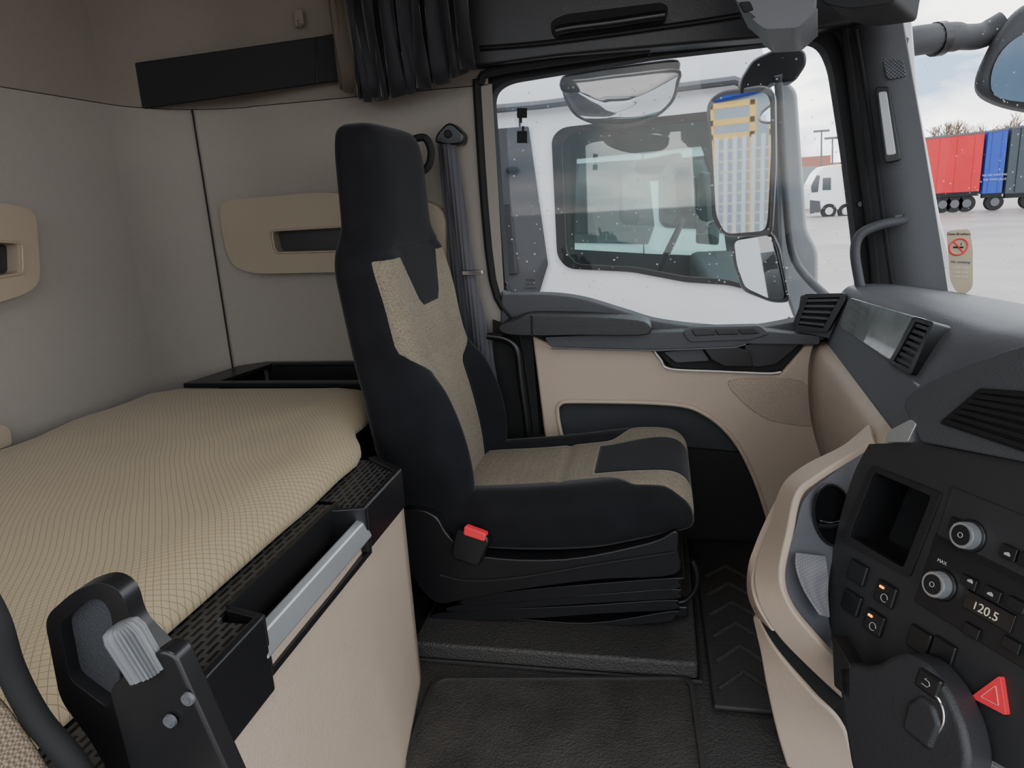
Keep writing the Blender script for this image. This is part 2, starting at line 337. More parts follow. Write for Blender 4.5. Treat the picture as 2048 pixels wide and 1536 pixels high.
# ------------------------------------------------------------------ passenger seat
CY=1.675
seat=top('passenger_seat','high back air sprung seat, black velour with beige woven centre','seat',(-.25,CY,.05))
tab=[(.28,-.50,-.45,-.58,.20),(.31,-.475,-.425,-.62,.225),(.39,-.475,-.412,-.655,.245),(.49,-.49,-.425,-.672,.252),(.585,-.512,-.462,-.684,.245),(.66,-.535,-.515,-.696,.237),(.80,-.558,-.542,-.708,.243),(.87,-.570,-.560,-.712,.245),(.91,-.578,-.571,-.710,.235),(.935,-.580,-.578,-.708,.212),(.96,-.582,-.582,-.705,.194),(1.0,-.583,-.583,-.705,.186),(1.10,-.585,-.585,-.705,.181),(1.15,-.590,-.590,-.704,.172),(1.175,-.600,-.600,-.70,.157),(1.187,-.617,-.617,-.688,.132),(1.190,-.64,-.64,-.67,.10)]
def ss(a,b,x):
    t=max(0,min(1,(x-a)/(b-a))); return t*t*(3-2*t)
rows=cr([V((r[0],r[1],r[2])) for r in tab],8); rows2=cr([V((r[3],r[4],0)) for r in tab],8)
rings=[]
for A,B in zip(rows,rows2):
    z,xc,xbo=A; xb,w=B.x,B.y; ring=[]
    for k in range(128):
        a=2*math.pi*k/128; c,s=math.cos(a),math.sin(a); n=.48
        y=w*math.copysign(abs(c)**n,c); q=math.copysign(abs(s)**n,s)
        fx=xc+(xbo-xc)*ss(.45,.8,abs(y)/w)
        x=(fx+xb)/2+(fx-xb)/2*q
        if s>0 and abs(y)<.2: x-=.006*math.exp(-((z-.66)/.006)**2)*ss(.2,.16,abs(y))
        if s>0: x-=.005*math.exp(-((z-.915)/.008)**2)*q
        ring.append(V((x,CY+y,z)))
    rings.append(ring)
def bmask(v):
    x,y,z=v; y=abs(y-CY)
    j=min(range(len(rows)),key=lambda i:abs(rows[i][0]-z)); mid=(rows[j][1]+rows2[j].x)/2
    w=rows2[j].y
    hw=.105+(w-.004-.105)*ss(.585,.70,z)
    m=hw-y
    m=min(m,(x-mid-.02)*1.5)
    dip=.775+max(0,(y-.070))*1.9
    return min(m,.895-z,dip-z)
mk('backrest',g_loft(rings),VELV,seat,attr=bmask,ang=80)
ct=[(-.53,.30,.25,.19),(-.51,.325,.225,.225),(-.45,.34,.212,.238),(-.30,.352,.212,.247),(-.15,.37,.225,.25),(-.05,.386,.25,.25),(.01,.390,.268,.247),(.045,.380,.278,.243),(.064,.358,.288,.232),(.070,.335,.30,.215)]
r1=cr([V(c[:3]) for c in ct],12); r2=cr([V((c[3],0,0)) for c in ct],12); rings=[]
for A,B in zip(r1,r2):
    x,zt,zb=A; w=B.x; ring=[]
    for k in range(128):
        a=2*math.pi*k/128; c,s=math.cos(a),math.sin(a); n=.52
        y=w*math.copysign(abs(c)**n,c); q=math.copysign(abs(s)**n,s); z=(zt+zb)/2+(zt-zb)/2*q
        if s>0: z+=.020*ss(.45,.8,abs(y)/w)*ss(.1,-.15,x)*q-.007*math.exp(-((x+.235)/.006)**2)*(1-ss(.12,.14,abs(y)))*q
        ring.append(V((x,CY+y,z)))
    rings.append(ring)
def cmask(v):
    x,y,z=v; y=abs(y-CY)
    w=.128+.075*ss(-.14,-.05,x)+.02*ss(0,.05,x); m=w-y
    p=min(x+.155, .098+.02*ss(-.15,0,x)-y); m=min(m,-p)
    return min(m,(z-.330))
mk('seat_cushion',g_loft(rings),VELV,seat,attr=cmask,ang=80)
sh=crpx([(796,1030),(835,1020),(872,1035),(900,1075),(960,1112),(1130,1118),(1300,1085),(1352,1062),(1356,1100),(1350,1150),(1200,1160),(1040,1180),(930,1200),(870,1205),(822,1150),(802,1085)],4,True)
mk('seat_shell',g_prism([at(x,y,1.418) for x,y in sh],(0,.515,0)),BLKS,seat,.012,4,label='black satin plastic seat shell')
mk('shell_groove',g_tube([at(x,y,1.416) for x,y in crpx([(880,1150),(940,1162),(1040,1155),(1200,1128),(1350,1105)],5)],.0035,8),BLKM,seat)
def sl(L,Y,d): return g_prism([at(x,y,Y) for x,y in crpx(L,4,True)],(0,d,0))
for L_,Yb,d in (([(925,1200),(1050,1180),(1345,1156),(1356,1164),(1352,1178),(1250,1184),(1100,1198),(950,1210)],1.43,.49),
  ([(900,1214),(1000,1200),(1150,1192),(1346,1178),(1356,1188),(1350,1198),(1200,1206),(1050,1216),(910,1224)],1.435,.48),
  ([(870,1228),(960,1220),(1150,1212),(1340,1200),(1352,1208),(1345,1220),(1200,1228),(1050,1238),(880,1242)],1.44,.47),
  ([(900,1246),(1000,1236),(1180,1246),(1345,1222),(1350,1232),(1320,1246),(1100,1258),(950,1254)],1.455,.44)): mk('bellows_fold',sl(L_,Yb,d),BLKS,seat,.006,3)
mk('suspension_core',g_box((-.23,1.69,.14),(.5,.40,.12)),BLKM,seat)
mk('floor_rail',g_box((-.21,1.53,.058),(.54,.05,.029)),BLKS,seat,.004)
mk('floor_rail',g_box((-.21,1.82,.058),(.54,.05,.029)),BLKS,seat,.004)
mk('adjust_lever',g_tube([V(p) for p in cr([at(1352,1205,1.47),at(1372,1200,1.47),at(1390,1180,1.47),at(1394,1150,1.47),at(1384,1120,1.47)],6)],.006,10),BLKS,seat)
bk=sub_('belt_buckle',seat)
BP=(at(935,1095,1.395),V((-.1,-1,.15)).normalized())
mk('buckle_body',g_prism(aP(rnd([(912,1058),(972,1072),(978,1085),(955,1135),(905,1118),(902,1100)],8),BP),BP[1]*-.028),BLKS,bk,.005,3)
mk('release_button',g_prism(aP(rnd([(928,1052),(971,1068),(969,1084),(926,1070)],4),off(BP,.003)),BP[1]*-.022),RED,bk,.003,3,label='red release button')
# ------------------------------------------------------------------ floor parts
o=mk('seat_plinth',g_prism([V(p) for p in ((-.56,1.34,0),(.075,1.34,0),(.075,2.0,0),(-.56,2.0,0))],(0,0,.042)),RUB,bev=.008,seg=3); tag(o,'raised black rubber covered plinth under the seat','plinth')
mk('plinth_edge',g_tube([V((-.55,1.332,.004)),V((.08,1.332,.004)),V((.083,1.98,.004))],.005,8),RUB2,o)
P=[atZ(x,y,.012) for x,y in rnd([(868,1352),(1385,1350),(1425,1620),(1000,1700),(730,1700)],25,5)]
pc=sum(P,V())/len(P)
o=mk('hatch_cover',g_hole(P,[[p.lerp(pc,.035) for p in P]],(0,0,-.012)),RUB2,bev=.004); tag(o,'black rubber floor hatch cover with a raised rounded border','floor hatch')
mk('hatch_panel',g_prism([p.lerp(pc,.035)-V((0,0,.006)) for p in P],(0,0,-.006)),RUBD,o)
mt=top('floor_mat','black ribbed rubber foot mat in the passenger footwell','mat',(.2,1.55,0))
mk('mat_sheet',g_prism([V(p) for p in ((.10,1.25,.002),(.235,1.25,.002),(.33,1.95,.002),(.09,1.95,.002))],(0,0,.012)),RUB2,mt,.005)
mk('mat_ribs',[g_tube([V((.115,1.3+.09*k,.015)),V((.17,1.36+.09*k,.015)),V((.225,1.3+.09*k,.015))],.005,6) for k in range(6)],RUB,mt)
# ------------------------------------------------------------------ door
door=top('door_1','passenger door with side window, grey and beige trim','door',(0,2.03,0),struct=True)
WH=rnd([(982,185),(1010,162),(1300,114),(1595,80),(1642,84),(1664,130),(1690,300),(1712,480),(1722,592),(1640,600),(1598,645),(1480,660),(1330,648),(1250,626),(1170,602),(1100,592),(1012,592)],26,5)
hole=aY(WH,2.05)
DO=[V((-.50,2.05,-.25)),V((-.505,2.05,1.40)),V((-.46,2.05,1.45)),V((.46,2.05,1.47)),V((.52,2.05,1.2)),V((.60,2.05,.70)),V((.60,2.05,-.25))]
mk('door_frame',g_hole(DO,[hole],(0,.06,0)),GREY,door,.006)
def scl(P,k,dy=0): 
    c=sum(P,V())/len(P); return [c+V(((p.x-c.x)*k,0,(p.z-c.z)*k))+V((0,dy,0)) for p in P]
mk('window_seal',g_hole(scl(hole,1.075,-.012),[scl(hole,.995,-.012)],(0,.06,0)),BLKM,door,.004)
gl=mk('window_glass',g_prism(scl(hole,1.02,.03),(0,.004,0)),GL,door)
dr=[]
zs=[p.z for p in hole]; xs=[p.x for p in hole]
for i in range(330):
    x=random.uniform(min(xs)+.02,max(xs)-.03); z=random.uniform(min(zs)+.09,max(zs)-.03); r=random.choice([.0012,.0016,.002,.0028])
    dr.append(g_ball((x,2.078,z),r,4,(1,.5,1.1)))
mk('rain_drops',dr,DROP,gl,kind='stuff',label='rain drops on the side glass')
# belt trim
mk('window_sill_trim',g_prism(aY([(1002,582)]+crpx([(1012,590),(1100,590),(1170,600),(1250,624),(1330,646),(1480,659),(1598,642)],5)+[(1660,640),(1650,700),(1300,690),(1000,668)],1.99),(0,.07,0)),GREY,door,.006,3)
arc_in=crpx([(1136,1000),(1128,900),(1116,835),(1120,808),(1160,803),(1340,808),(1410,828),(1468,880),(1510,960),(1540,1050)],5)
bo=[(1064,672),(1100,688),(1305,700),(1335,738),(1560,748),(1610,690),(1700,690),(1760,800),(1740,980),(1700,1100)]+[(1540,1060)]+arc_in[::-1]+[(1105,1000)]
mk('beige_trim_panel',g_prism(aY(bo,1.97),(0,.05,0)),BEIGE,door,.008,3)
mk('door_pocket',g_prism(aY([(1110,1050),(1105,800),(1160,790),(1420,800),(1530,900),(1600,1100)],1.995),(0,.02,0)),mat('pocket_liner',(43,45,49),.8,bump=.2,bs=400),door)
mk('pocket_lip',g_tube(aY(arc_in,1.968),.006,8),BEIGE,door)
mk('lower_trim',g_prism([V(p) for p in ((-.38,1.98,.0),(-.38,1.98,.33),(.55,1.98,.25),(.55,1.98,0))],(0,.05,0)),BLKM,door)
spk=crpx([(1455,768),(1500,757),(1602,762),(1622,800),(1640,850),(1560,846),(1510,825)],4,True)
mk('speaker_grille',g_prism(aY(spk,1.966),(0,.01,0)),mat('speaker_perforated',(170,152,135),.6,bump=.3,bs=900,kind='perf',col2=(122,108,95)),door,.002)
arm=crpx([(998,652),(1030,640),(1062,632),(1170,634),(1275,641),(1300,652),(1300,664),(1280,671),(1160,671),(1062,672),(1010,668)],4,True)
mk('armrest',g_prism(aY(arm,1.90),(0,.09,0)),BLK,door,.012,4,label='black padded armrest')
mk('arm_joint',g_tube([at(1063,631,1.898),at(1064,673,1.898)],.003,6),BLKM,door)
mk('switch_ledge',g_prism(aY(rnd([(1088,674),(1310,665),(1500,660),(1640,672),(1640,690),(1490,688),(1470,694),(1310,700),(1100,694)],6),1.93),(0,.06,0)),GREY,door,.006,3)
mk('ledge_highlight',g_tube(aY([(1102,697),(1310,701),(1468,695),(1492,689)],1.925),.0022,8),GREYM,door)
mk('handle_recess',g_prism(aY(rnd([(1308,700),(1440,690),(1600,684),(1606,694),(1562,742),(1530,744),(1345,736)],8),1.962),(0,.02,0)),BLKM,door,.003)
mk('recess_edge',g_tube(aY(crpx([(1308,702),(1322,720),(1340,738),(1440,743),(1535,747),(1562,744)],4),1.958),.0035,8),mat('satin_silver_trim',(190,186,180),.4,.4),door,label='satin silver edge strip')
mk('door_pull',g_prism(aY(rnd([(1488,690),(1512,686),(1600,682),(1598,692),(1552,730),(1510,736),(1492,725)],8),1.950),(0,.02,0)),BLK,door,.004,3)
mk('pull_shelf',g_prism(aY(rnd([(1326,704),(1404,697),(1420,722),(1352,726)],6),1.95),(0,.02,0)),GREY,door,.003)
mk('latch_lever',g_prism(aY(rnd([(1404,692),(1466,691),(1500,704),(1506,733),(1450,733),(1424,720)],5),1.932),(0,.03,0)),BLKS,door,.004,3,label='satin black latch lever')
mk('switch_cluster',g_prism(aY(rnd([(1366,666),(1384,655),(1520,652),(1540,668),(1500,680),(1380,684)],6),1.922),(0,.04,0)),GREY,door,.004,3)
for L_ in ([(1384,661),(1424,660),(1430,670),(1390,672)],[(1430,660),(1470,659),(1478,669),(1436,670)],[(1475,659),(1510,658),(1520,667),(1484,669)]): mk('window_switch',g_prism(aY(L_,1.916),(0,.012,0)),BLKS,door,.002)
for x,y in ((978,298),(1298,105),(1535,70),(1010,568),(1720,408)):
    p=at(x,y,2.036); mk('screw_cap',[g_cyl(p,p+V((0,-.006,0)),.008,.007,20),g_cyl(p+V((0,-.006,0)),p+V((0,-.008,0)),.004,.004,12)],BLKS,door)
# window stickers
mk('glass_sticker',[g_prism(aY(L,2.076),(0,.0006,0)) for L in ([(1034,216),(1054,216),(1054,236),(1034,236)],[(1034,262),(1054,262),(1054,286),(1034,286)],[(1040,236),(1044,236),(1044,246),(1040,246)],[(1044,252),(1048,252),(1048,262),(1044,262)])],BLKM,gl)
text('sticker_lettering','MAN',at(1060,561,2.075),(1,0,0),(0,0,1),.012,BLKM,gl)
for i,s in enumerate(('E20 43R','TEMPERED','M 15 AS2')): text('sticker_lettering',s,at(1060,569+8*i,2.075),(1,0,0),(0,0,1),.008,BLKM,gl,)
# pillar behind door
tr2=top('trim_2','dark door aperture post and seal behind the door','pillar',(-.45,2.0,0),struct=True)
mk('post_cover',g_prism(aY([(922,160),(940,140),(985,560),(1064,660),(1085,900),(1090,1010),(1010,1010),(985,700),(940,560)],2.005),(0,.05,0)),GREY,tr2,.006)
mk('post_seal',g_tube([V(p) for p in cr(aY([(1300,96),(1000,140),(962,165),(955,200),(985,560),(1040,670),(1072,890),(1080,1000)],2.0),5)],.012,8),BLKM,tr2)
mk('lower_post',g_prism(aY([(985,640),(1064,668),(1090,1010),(1000,1010),(990,800)],1.99),(0,.03,0)),BLKM,tr2)
mk('grab_handle',g_tube([V(p) for p in cr(aY([(975,672),(1012,678),(1034,700),(1042,760),(1052,830),(1060,900)],1.95),6)],.011,12),BLKS,tr2)
# seat belt
sb=top('seat_belt','grey seat belt webbing hanging from a black anchor','seat belt',at(895,270,1.96))
mk('anchor_cover',g_prism(aY(rnd([(868,285),(872,268),(892,246),(905,246),(928,268),(925,288),(895,292)],8),1.95),(0,.05,0)),BLKS,sb,.008,3)
mk('anchor_bolt',g_cyl(at(896,268,1.95),at(896,268,1.94),.011,.008,20),BLKM,sb)
def web(L,R,Y0_,Y1_):
    n=len(L); A=[at(x,y,Y0_+(Y1_-Y0_)*i/(n-1)) for i,(x,y) in enumerate(L)]; B=[at(x,y,Y0_+.012+(Y1_-Y0_)*i/(n-1)) for i,(x,y) in enumerate(R)]
    return g_strip(cr(A,5),cr(B,5))
mk('belt_webbing',web([(882,288),(900,400),(925,560),(950,700),(985,900)],[(912,288),(930,400),(952,560),(985,700),(1018,930)],1.945,1.93),BELT,sb,solid=.002)
mk('belt_webbing',web([(876,290),(886,400),(905,560),(918,650),(945,800)],[(902,290),(912,400),(928,560),(945,650),(975,800)],1.965,1.96),BELT,sb,solid=.002)
mk('belt_clip',g_box(at(945,545,1.92),(.06,.012,.014)),CHR,sb,.003)
o=mk('grab_strap',g_tube([V(p) for p in cr(aY([(828,278),(850,276),(862,300),(858,330),(842,345)],1.86),5)],.010,10),BLKM); tag(o,'black loop strap hanging behind the headrest','strap')
# ------------------------------------------------------------------ A pillar, header
ap=top('trim_3','dark grey windscreen pillar trim with grille and lamp','pillar',(.55,2.0,.7),struct=True)
A=[at(x,y,2.03) for x,y in [(1655,-120),(1690,60),(1722,300),(1745,500),(1752,640)]]; B=[at(x,y,1.98) for x,y in [(1790,-120),(1806,40),(1842,250),(1880,480),(1905,640)]]
mk('pillar_cover',g_strip(cr(A,4),cr(B,4)),GREY,ap,solid=.03)
mk('pillar_seal',g_tube(cr([at(x,y,2.02) for x,y in ((1655,-60),(1690,60),(1722,300),(1748,500),(1756,620))],5),.012,8),BLKM,ap)
mk('pillar_seal',g_tube(cr([at(x,y,2.0) for x,y in ((1712,60),(1744,260),(1775,500),(1790,600))],5),.005,8),BLKM,ap)
PP=(at(1780,200,1.97),V((-.35,-.93,.1)).normalized())
mk('pillar_speaker',g_prism(aP(rnd([(1760,104),(1802,100),(1814,152),(1774,160)],8),PP),PP[1]*-.02),mat('tweeter_grille',(95,98,102),.6,bump=.4,bs=800,kind='perf',col2=(50,52,56)),ap,.003)
mk('pillar_lamp_bezel',g_prism(aP(rnd([(1750,174),(1778,172),(1802,320),(1770,326)],8),PP),PP[1]*-.02),BLK,ap,.003)
mk('pillar_lamp',g_prism(aP(rnd([(1756,184),(1773,182),(1792,308),(1773,311)],5),off(PP,.003)),PP[1]*-.006),mat('lamp_lens',(185,188,192),.35),ap,.002,label='pale lamp lens')
mk('airbag_tag',g_prism(aP(rnd([(1750,38),(1776,34),(1780,52),(1754,56)],4),PP),PP[1]*-.01),GREYM,ap)
mk('grab_handle',g_tube([V(p) for p in cr(aY([(1812,436),(1800,442),(1760,450),(1722,468),(1710,500),(1716,550),(1728,605)],1.94),6)],.012,12),GREY,ap)
mk('handle_mount',g_prism(aY(rnd([(1788,430),(1808,428),(1812,450),(1790,455)],5),1.935),(0,.04,0)),GREY,ap,.004)
mk('trim_4',g_prism([at(x,y,2.10) for x,y in ((1770,-120),(1812,-120),(1838,200),(1882,440),(1930,625),(1880,640),(1800,300))],(.0,.05,0)),WHT,bev=.006,kind='structure')['label']='white painted exterior pillar'
hd=top('trim_5','black header panel above the door with grab recess','header',(.3,1.95,1.3),struct=True)
mk('header_panel',g_prism([V((-.52,1.96,1.85)),at(880,40,1.96),at(925,120,1.96),at(950,134,1.96),at(1120,112,1.96),at(1560,72,1.96),at(1700,48,1.96),at(1810,20,1.96),V((.62,1.96,1.85))],(0,.08,0)),BLK,hd,.01,3)
mk('header_recess',g_prism(aY(rnd([(1100,42),(1130,28),(1325,4),(1338,14),(1330,48),(1118,80),(1104,72)],12),1.955),(0,.01,0)),BLKM,hd,.003)
mk('header_grab',g_tube(cr(aY([(1112,62),(1140,56),(1220,46),(1300,34),(1330,30)],1.93),5),.011,10),BLKS,hd)
mk('header_lip',g_tube(cr(aY([(960,96),(1100,84),(1350,50),(1480,30)],1.95),5),.006,8),BLKS,hd)
oc=top('overhead_console','grey overhead console and visor edge above the windscreen','console',(.3,1.5,1.85))
cs_=[at(x,y,1.50) for x,y in rnd([(1500,36),(1530,60),(1596,56),(1640,15)],10)]
mk('console_shell',g_prism([V((cs_[0].x-.06,1.5,1.85))]+[at(1470,0,1.5)]+cs_+[V((cs_[-1].x+.02,1.5,1.85))],(.05,.25,0)),GREYM,oc,.012,3)
mk('console_latch',g_prism([at(x,y,1.498) for x,y in rnd([(1478,4),(1500,2),(1508,20),(1488,24)],4)],(0,.01,0)),BLKM,oc,.002)
mk('visor_body',g_prism([at(x,y,1.6) for x,y in rnd([(1620,-120),(1645,8),(1700,18),(1790,6),(1810,-120)],12)],(.1,.2,0)),BLKM,oc,.02,3)
# curtain
cu=top('curtain','gathered black and brown cab curtain tied back','curtain',(-.6,1.86,1.5))
def curt(px0,px1,zt,amp,fr_,ph,Yc,bot):
    rings=[];n=110
    for j in range(13):
        t=j/12; row=[]
        for i in range(n):
            s=i/(n-1); px=px0+(px1-px0)*s; b=at(px,bot(s),Yc); z=zt+(b.z-zt)*t
            ga=1-.55*ss(.72,.98,t)
            row.append(V((b.x+.016*math.sin(s*fr_*1.7+ph+t*2)*t,Yc+amp*ga*(.6+.5*t)*math.sin(s*fr_+ph+.9*math.sin(t*4+s*5))-(.04*math.sin(t*math.pi)),z+.008*math.sin(s*fr_*1.0+1)*t)))
        rings.append(row)
    return g_loft(rings,False,False)
mk('curtain_lining',curt(684,770,1.85,.018,26,0,1.92,lambda s:178+22*s),CURB,cu,solid=.002)
mk('curtain_cloth',curt(720,945,1.85,.026,48,1,1.885,lambda s:200-10*s-55*s*s),CURT,cu,solid=.002)
# ------------------------------------------------------------------ dashboard
ds=top('dashboard','grey soft top dashboard with beige lower section','dashboard',(.6,1.2,0))
def stn(Ya,Yb,A,B,n=8):
    A=cr([V((p[0],p[1],0)) for p in A],5); B=cr([V((p[0],p[1],0)) for p in B],5); R=[]
    for k in range(n+1):
        t=k/n; R.append([V((a.x*(1-t)+b.x*t,Ya*(1-t)+Yb*t,a.y*(1-t)+b.y*t)) for a,b in zip(A,B)])
    return R
tA=[(1.05,.64),(.80,.70),(.60,.738),(.50,.742),(.468,.73),(.452,.69),(.44,.65),(.425,.60)]
tB=[(1.05,.66),(.80,.72),(.62,.757),(.54,.757),(.50,.74),(.475,.70),(.445,.64),(.405,.56)]
mk('dash_top',g_loft(stn(1.97,1.25,tA,tB)+stn(1.25,1.0,tB,[(x+.20,z) for x,z in tB],3)[1:],False,False),GREYM,ds,solid=.01)
lA=[(.428,.603),(.40,.585),(.392,.5),(.41,.36),(.46,.2),(.50,.0)]
lB=[(.41,.565),(.378,.545),(.37,.45),(.40,.3),(.45,.15),(.50,.0)]
mk('lower_dash',g_loft(stn(1.965,1.28,lA,lB),False,False),BEIGE,ds,solid=.01)
FP=(V((.447,1.4,.65)),V((-.955,0,.30)).normalized())
mk('silver_strip',g_prism(aP([(1672,652),(1840,770),(1828,786),(1664,664)],off(FP,.004)),FP[1]*-.02),ALU,ds,.002)
mk('clear_tray_cover',g_prism(aP(rnd([(1698,594),(1830,632),(1779,722),(1675,652)],8),off(FP,.012)),FP[1]*-.03),SCRN,ds,.003,label='clear glossy tray cover')
def vent(frame,open_,pl,n,par,name='air_vent',hor=True):
    e=sub_(name,par)
    mk('vent_frame',g_hole(aP(frame,off(pl,.006)),[aP(open_,off(pl,.006))],pl[1]*-.03),BLKS,e,.003)
    mk('vent_throat',g_prism(aP(open_,off(pl,-.012)),pl[1]*-.005),BLKM,e)
    a,b,c,d=open_; G=[]
    for k in range(n):
        t=(k+.5)/n
        l=(a[0]+(d[0]-a[0])*t,a[1]+(d[1]-a[1])*t); r=(b[0]+(c[0]-b[0])*t,b[1]+(c[1]-b[1])*t)
        p=atP(l[0],l[1],off(pl,.003)); q=atP(r[0],r[1],off(pl,.003)); w=(q-p).normalized().cross(pl[1]).normalized()*.0035
        G.append(g_prism([p+w,q+w,q-w,p-w],-pl[1]*.012))
    mk('vent_slats',G,GREY,e,.001); return e
V1=(V((.395,1.93,.70)),V((-.45,-.88,.12)).normalized())
vent(rnd([(1608,588),(1688,586),(1692,598),(1655,664),(1600,662),(1586,646)],6),[(1616,596),(1680,594),(1646,656),(1596,650)],V1,5,ds)
vent(rnd([(1826,632),(1868,644),(1822,750),(1776,728)],6),[(1831,643),(1858,652),(1817,737),(1787,722)],off(FP,.006),7,ds)
mk('vent_block',g_prism(aP([(1600,590),(1690,588),(1665,680),(1590,665)],off(V1,-.016)),V1[1]*-.08),GREY,ds,.005)
# centre console face plane
th=math.radians(15); KN=V((-.877*math.cos(th),-.48*math.cos(th),math.sin(th))).normalized(); K=(V((.335,1.19,.584)),KN)
KX=V((.48,-.877,0)).normalized(); KY=KN.cross(KX).normalized()
if KY.z<0: KY=-KY
cc=top('centre_console','charcoal centre console with storage cubby, knobs and buttons','console',(.45,.9,0))
kf=crpx([(1738,888),(1706,950),(1674,1060),(1658,1170),(1658,1260),(1690,1330),(1760,1400)],5)+[(2350,1720),(2350,1010),(2048,925),(1835,884)]
cub=rnd([(1748,944),(1862,992),(1806,1136),(1698,1072)],8)
mk('console_face',g_hole(aP(kf,K),[aP(cub,K)],KN*-.09),PANO,cc,.008,3)
ci=aP(cub,K); co=[p-KN*.085 for p in ci]
mk('cubby_bin',[g_loft([ci,co],False,True),g_prism(co,KN*-.004)],BLKM,cc)
mk('cubby_frame',g_hole(aP(rnd([(1742,930),(1884,986),(1818,1156),(1680,1080)],10),off(K,.004)),[aP(cub,off(K,.004))],KN*-.01),BLK,cc,.003)
hood=crpx([(1806,815),(1820,785),(1900,742),(1980,712),(2060,688),(2200,660)],4)+[(2350,660),(2350,1010),(2048,925),(1840,884)]
mk('console_hood',g_prism(aP(hood,off(K,.01)),V((.16,.03,-.03))),GREY,cc,.014,4)
HQ=[(1958,776),(2330,800),(2330,1000),(1876,846)]
mk('hood_recess',g_prism(aP(rnd(HQ,8),off(K,.012)),KN*-.004),BLKM,cc,.002)
G=[]
for k in range(7):
    t=(k+.5)/7; a=V(HQ[0]).lerp(V(HQ[3]),t); b=V(HQ[1]).lerp(V(HQ[2]),t)
    p=atP(a.x+6,a.y,off(K,.018)); q=atP(b.x,b.y,off(K,.018)); w=(q-p).normalized().cross(KN)*.0035; G.append(g_prism([p+w,q+w,q-w,p-w],-KN*.006))
mk('hood_vent_slats',G,BLKS,cc,.001)
mk('metal_corner_clip',g_prism(aP(rnd([(1775,862),(1822,838),(1832,848),(1815,884),(1768,884)],4),off(K,.012)),KN*-.02),ALU,cc,.003)
def kbox(name,cxp,cyp,w,h,m,o=.004,d=.008,par=None,b=.0015):
    c=atP(cxp,cyp,off(K,o)); X=KX*w/2; Yv=KY*h/2
    return mk(name,g_prism([c-X-Yv,c+X-Yv,c+X+Yv,c-X+Yv],KN*-d),m,par or cc,b,2)
def knob(px,py):
    c=atP(px,py,off(K,.0)); e=sub_('rotary_knob',cc); f=.86
    mk('knob_collar',g_cyl(c,c+KN*.007,.027*f,.026*f,40),BLKS,e,.002)
    G=[g_cyl(c+KN*.006,c+KN*.022,.0215*f,.020*f,48)]
    for k in range(40):
        a=2*math.pi*k/40; d=KX*math.cos(a)+KY*math.sin(a); G.append(g_cyl(c+d*.0212*f+KN*.008,c+d*.0202*f+KN*.021,.0007,.0007,6))
    mk('knob_ring',G,ALU,e,label='ribbed silver knob ring')
    mk('knob_cap',g_cyl(c+KN*.022,c+KN*.0232,.0165*f,.016*f,40),BLKS,e,.0008)
    mk('knob_mark',g_tube([c+KN*.0235+KX*.0035*math.cos(a)+KY*.0035*math.sin(a) for a in [2*math.pi*k/12 for k in range(13)]],.0005,5),SYM,e)
knob(1945,1072); knob(1888,1170)
kbox('radio_panel',2010,1085,.19,.085,PANO,.003,.006)
for x,y in ((1912,1050),(2015,1105),(2052,1122),(2092,1140)): kbox('radio_button',x,y,.022,.018,BLKS,.008)
kbox('climate_panel',1968,1200,.19,.11,BLKS,.003,.006)
kbox('display_window',1975,1222,.07,.026,GLOSSB,.006,.004)
text('display_digits','20.5',atP(1976,1226,off(K,.0075)),KX,KY,.017,DISP,cc)
text('display_digits','1',atP(1950,1212,off(K,.0075)),KX,KY,.015,DISP,cc)
for x,y in ((1935,1165),(1982,1188),(2030,1210),(2020,1290),(2075,1320),(1940,1262)): kbox('climate_button',x,y,.024,.016,BLKS,.008)
text('button_symbol','MAX',atP(1884,1124,off(K,.007)),KX,KY,.007,SYM,cc)
for x,y,s in ((1712,1145,''),(1768,1188,'x'),(1700,1205,''),(1745,1245,'x'),(1835,1280,''),(1882,1304,'')):
    kbox('rocker_button',x,y,.036,.034,BLKS,.007,.008,b=.003)
    if s:
        kbox('amber_indicator',x-6,y-14,.009,.004,ORG,.009,.003)
        c=atP(x,y+8,off(K,.0078)); mk('button_symbol',g_tube([c+KX*.006*math.cos(a)+KY*.006*math.sin(a) for a in [2*math.pi*k/16 for k in range(15)]],.0006,5),SYM,cc)
for x,y in ((1980,1188),(1940,1162),(2014,1108),(1912,1050)):
    c=atP(x,y,off(K,.0086)); mk('button_symbol',g_prism([c+KX*a+KY*b for a,b in ((-.004,-.002),(.004,-.002),(.004,.0005),(.001,.003),(-.004,.0005))],KN*-.0006),SYM,cc)
# hazard button
hz=aP(rnd([(1940,1394),(2000,1350),(2012,1432)],7),off(K,.008))
hc=sum(hz,V())/len(hz)
mk('hazard_button',g_prism(hz,KN*-.010),RED,cc,.002,3,label='red triangular hazard warning button')
ring=[hc+(p-hc)*.5+KN*.0006 for p in hz]; mk('hazard_symbol',g_tube(ring+[ring[0]],.0007,5),mat('pale_red',(240,140,148),.5),cc)
# lower lever box in front of the console
pb=top('parking_brake_unit','black parking brake control box with chrome ring','control box',(.3,.85,.1))
KB=off(K,.055)
BOXG=mat('box_charcoal',(44,44,47),.5,bump=.2,bs=450,kind='grain',var=.04)
pk=rnd([(1668,1318),(1745,1334),(1796,1300),(1848,1322),(1892,1378),(1924,1450),(1938,1520),(1924,1580),(1880,1640),(1740,1640),(1700,1540),(1684,1440)],26,4)
mk('control_box_body',g_prism(aP(pk,KB),KN*-.05),BOXG,pb,.010,4)
mk('control_spur',g_prism(aP(rnd([(1664,1268),(1700,1330),(1700,1400),(1668,1372)],6),KB),KN*-.03),BLKS,pb,.005,3)
c=atP(1852,1425,off(KB,.001))
mk('chrome_ring',g_tube([c+KX*.026*math.cos(a)+KY*.030*math.sin(a) for a in [math.radians(-50+150*k/20) for k in range(21)]],.0016,8),CHR,pb)
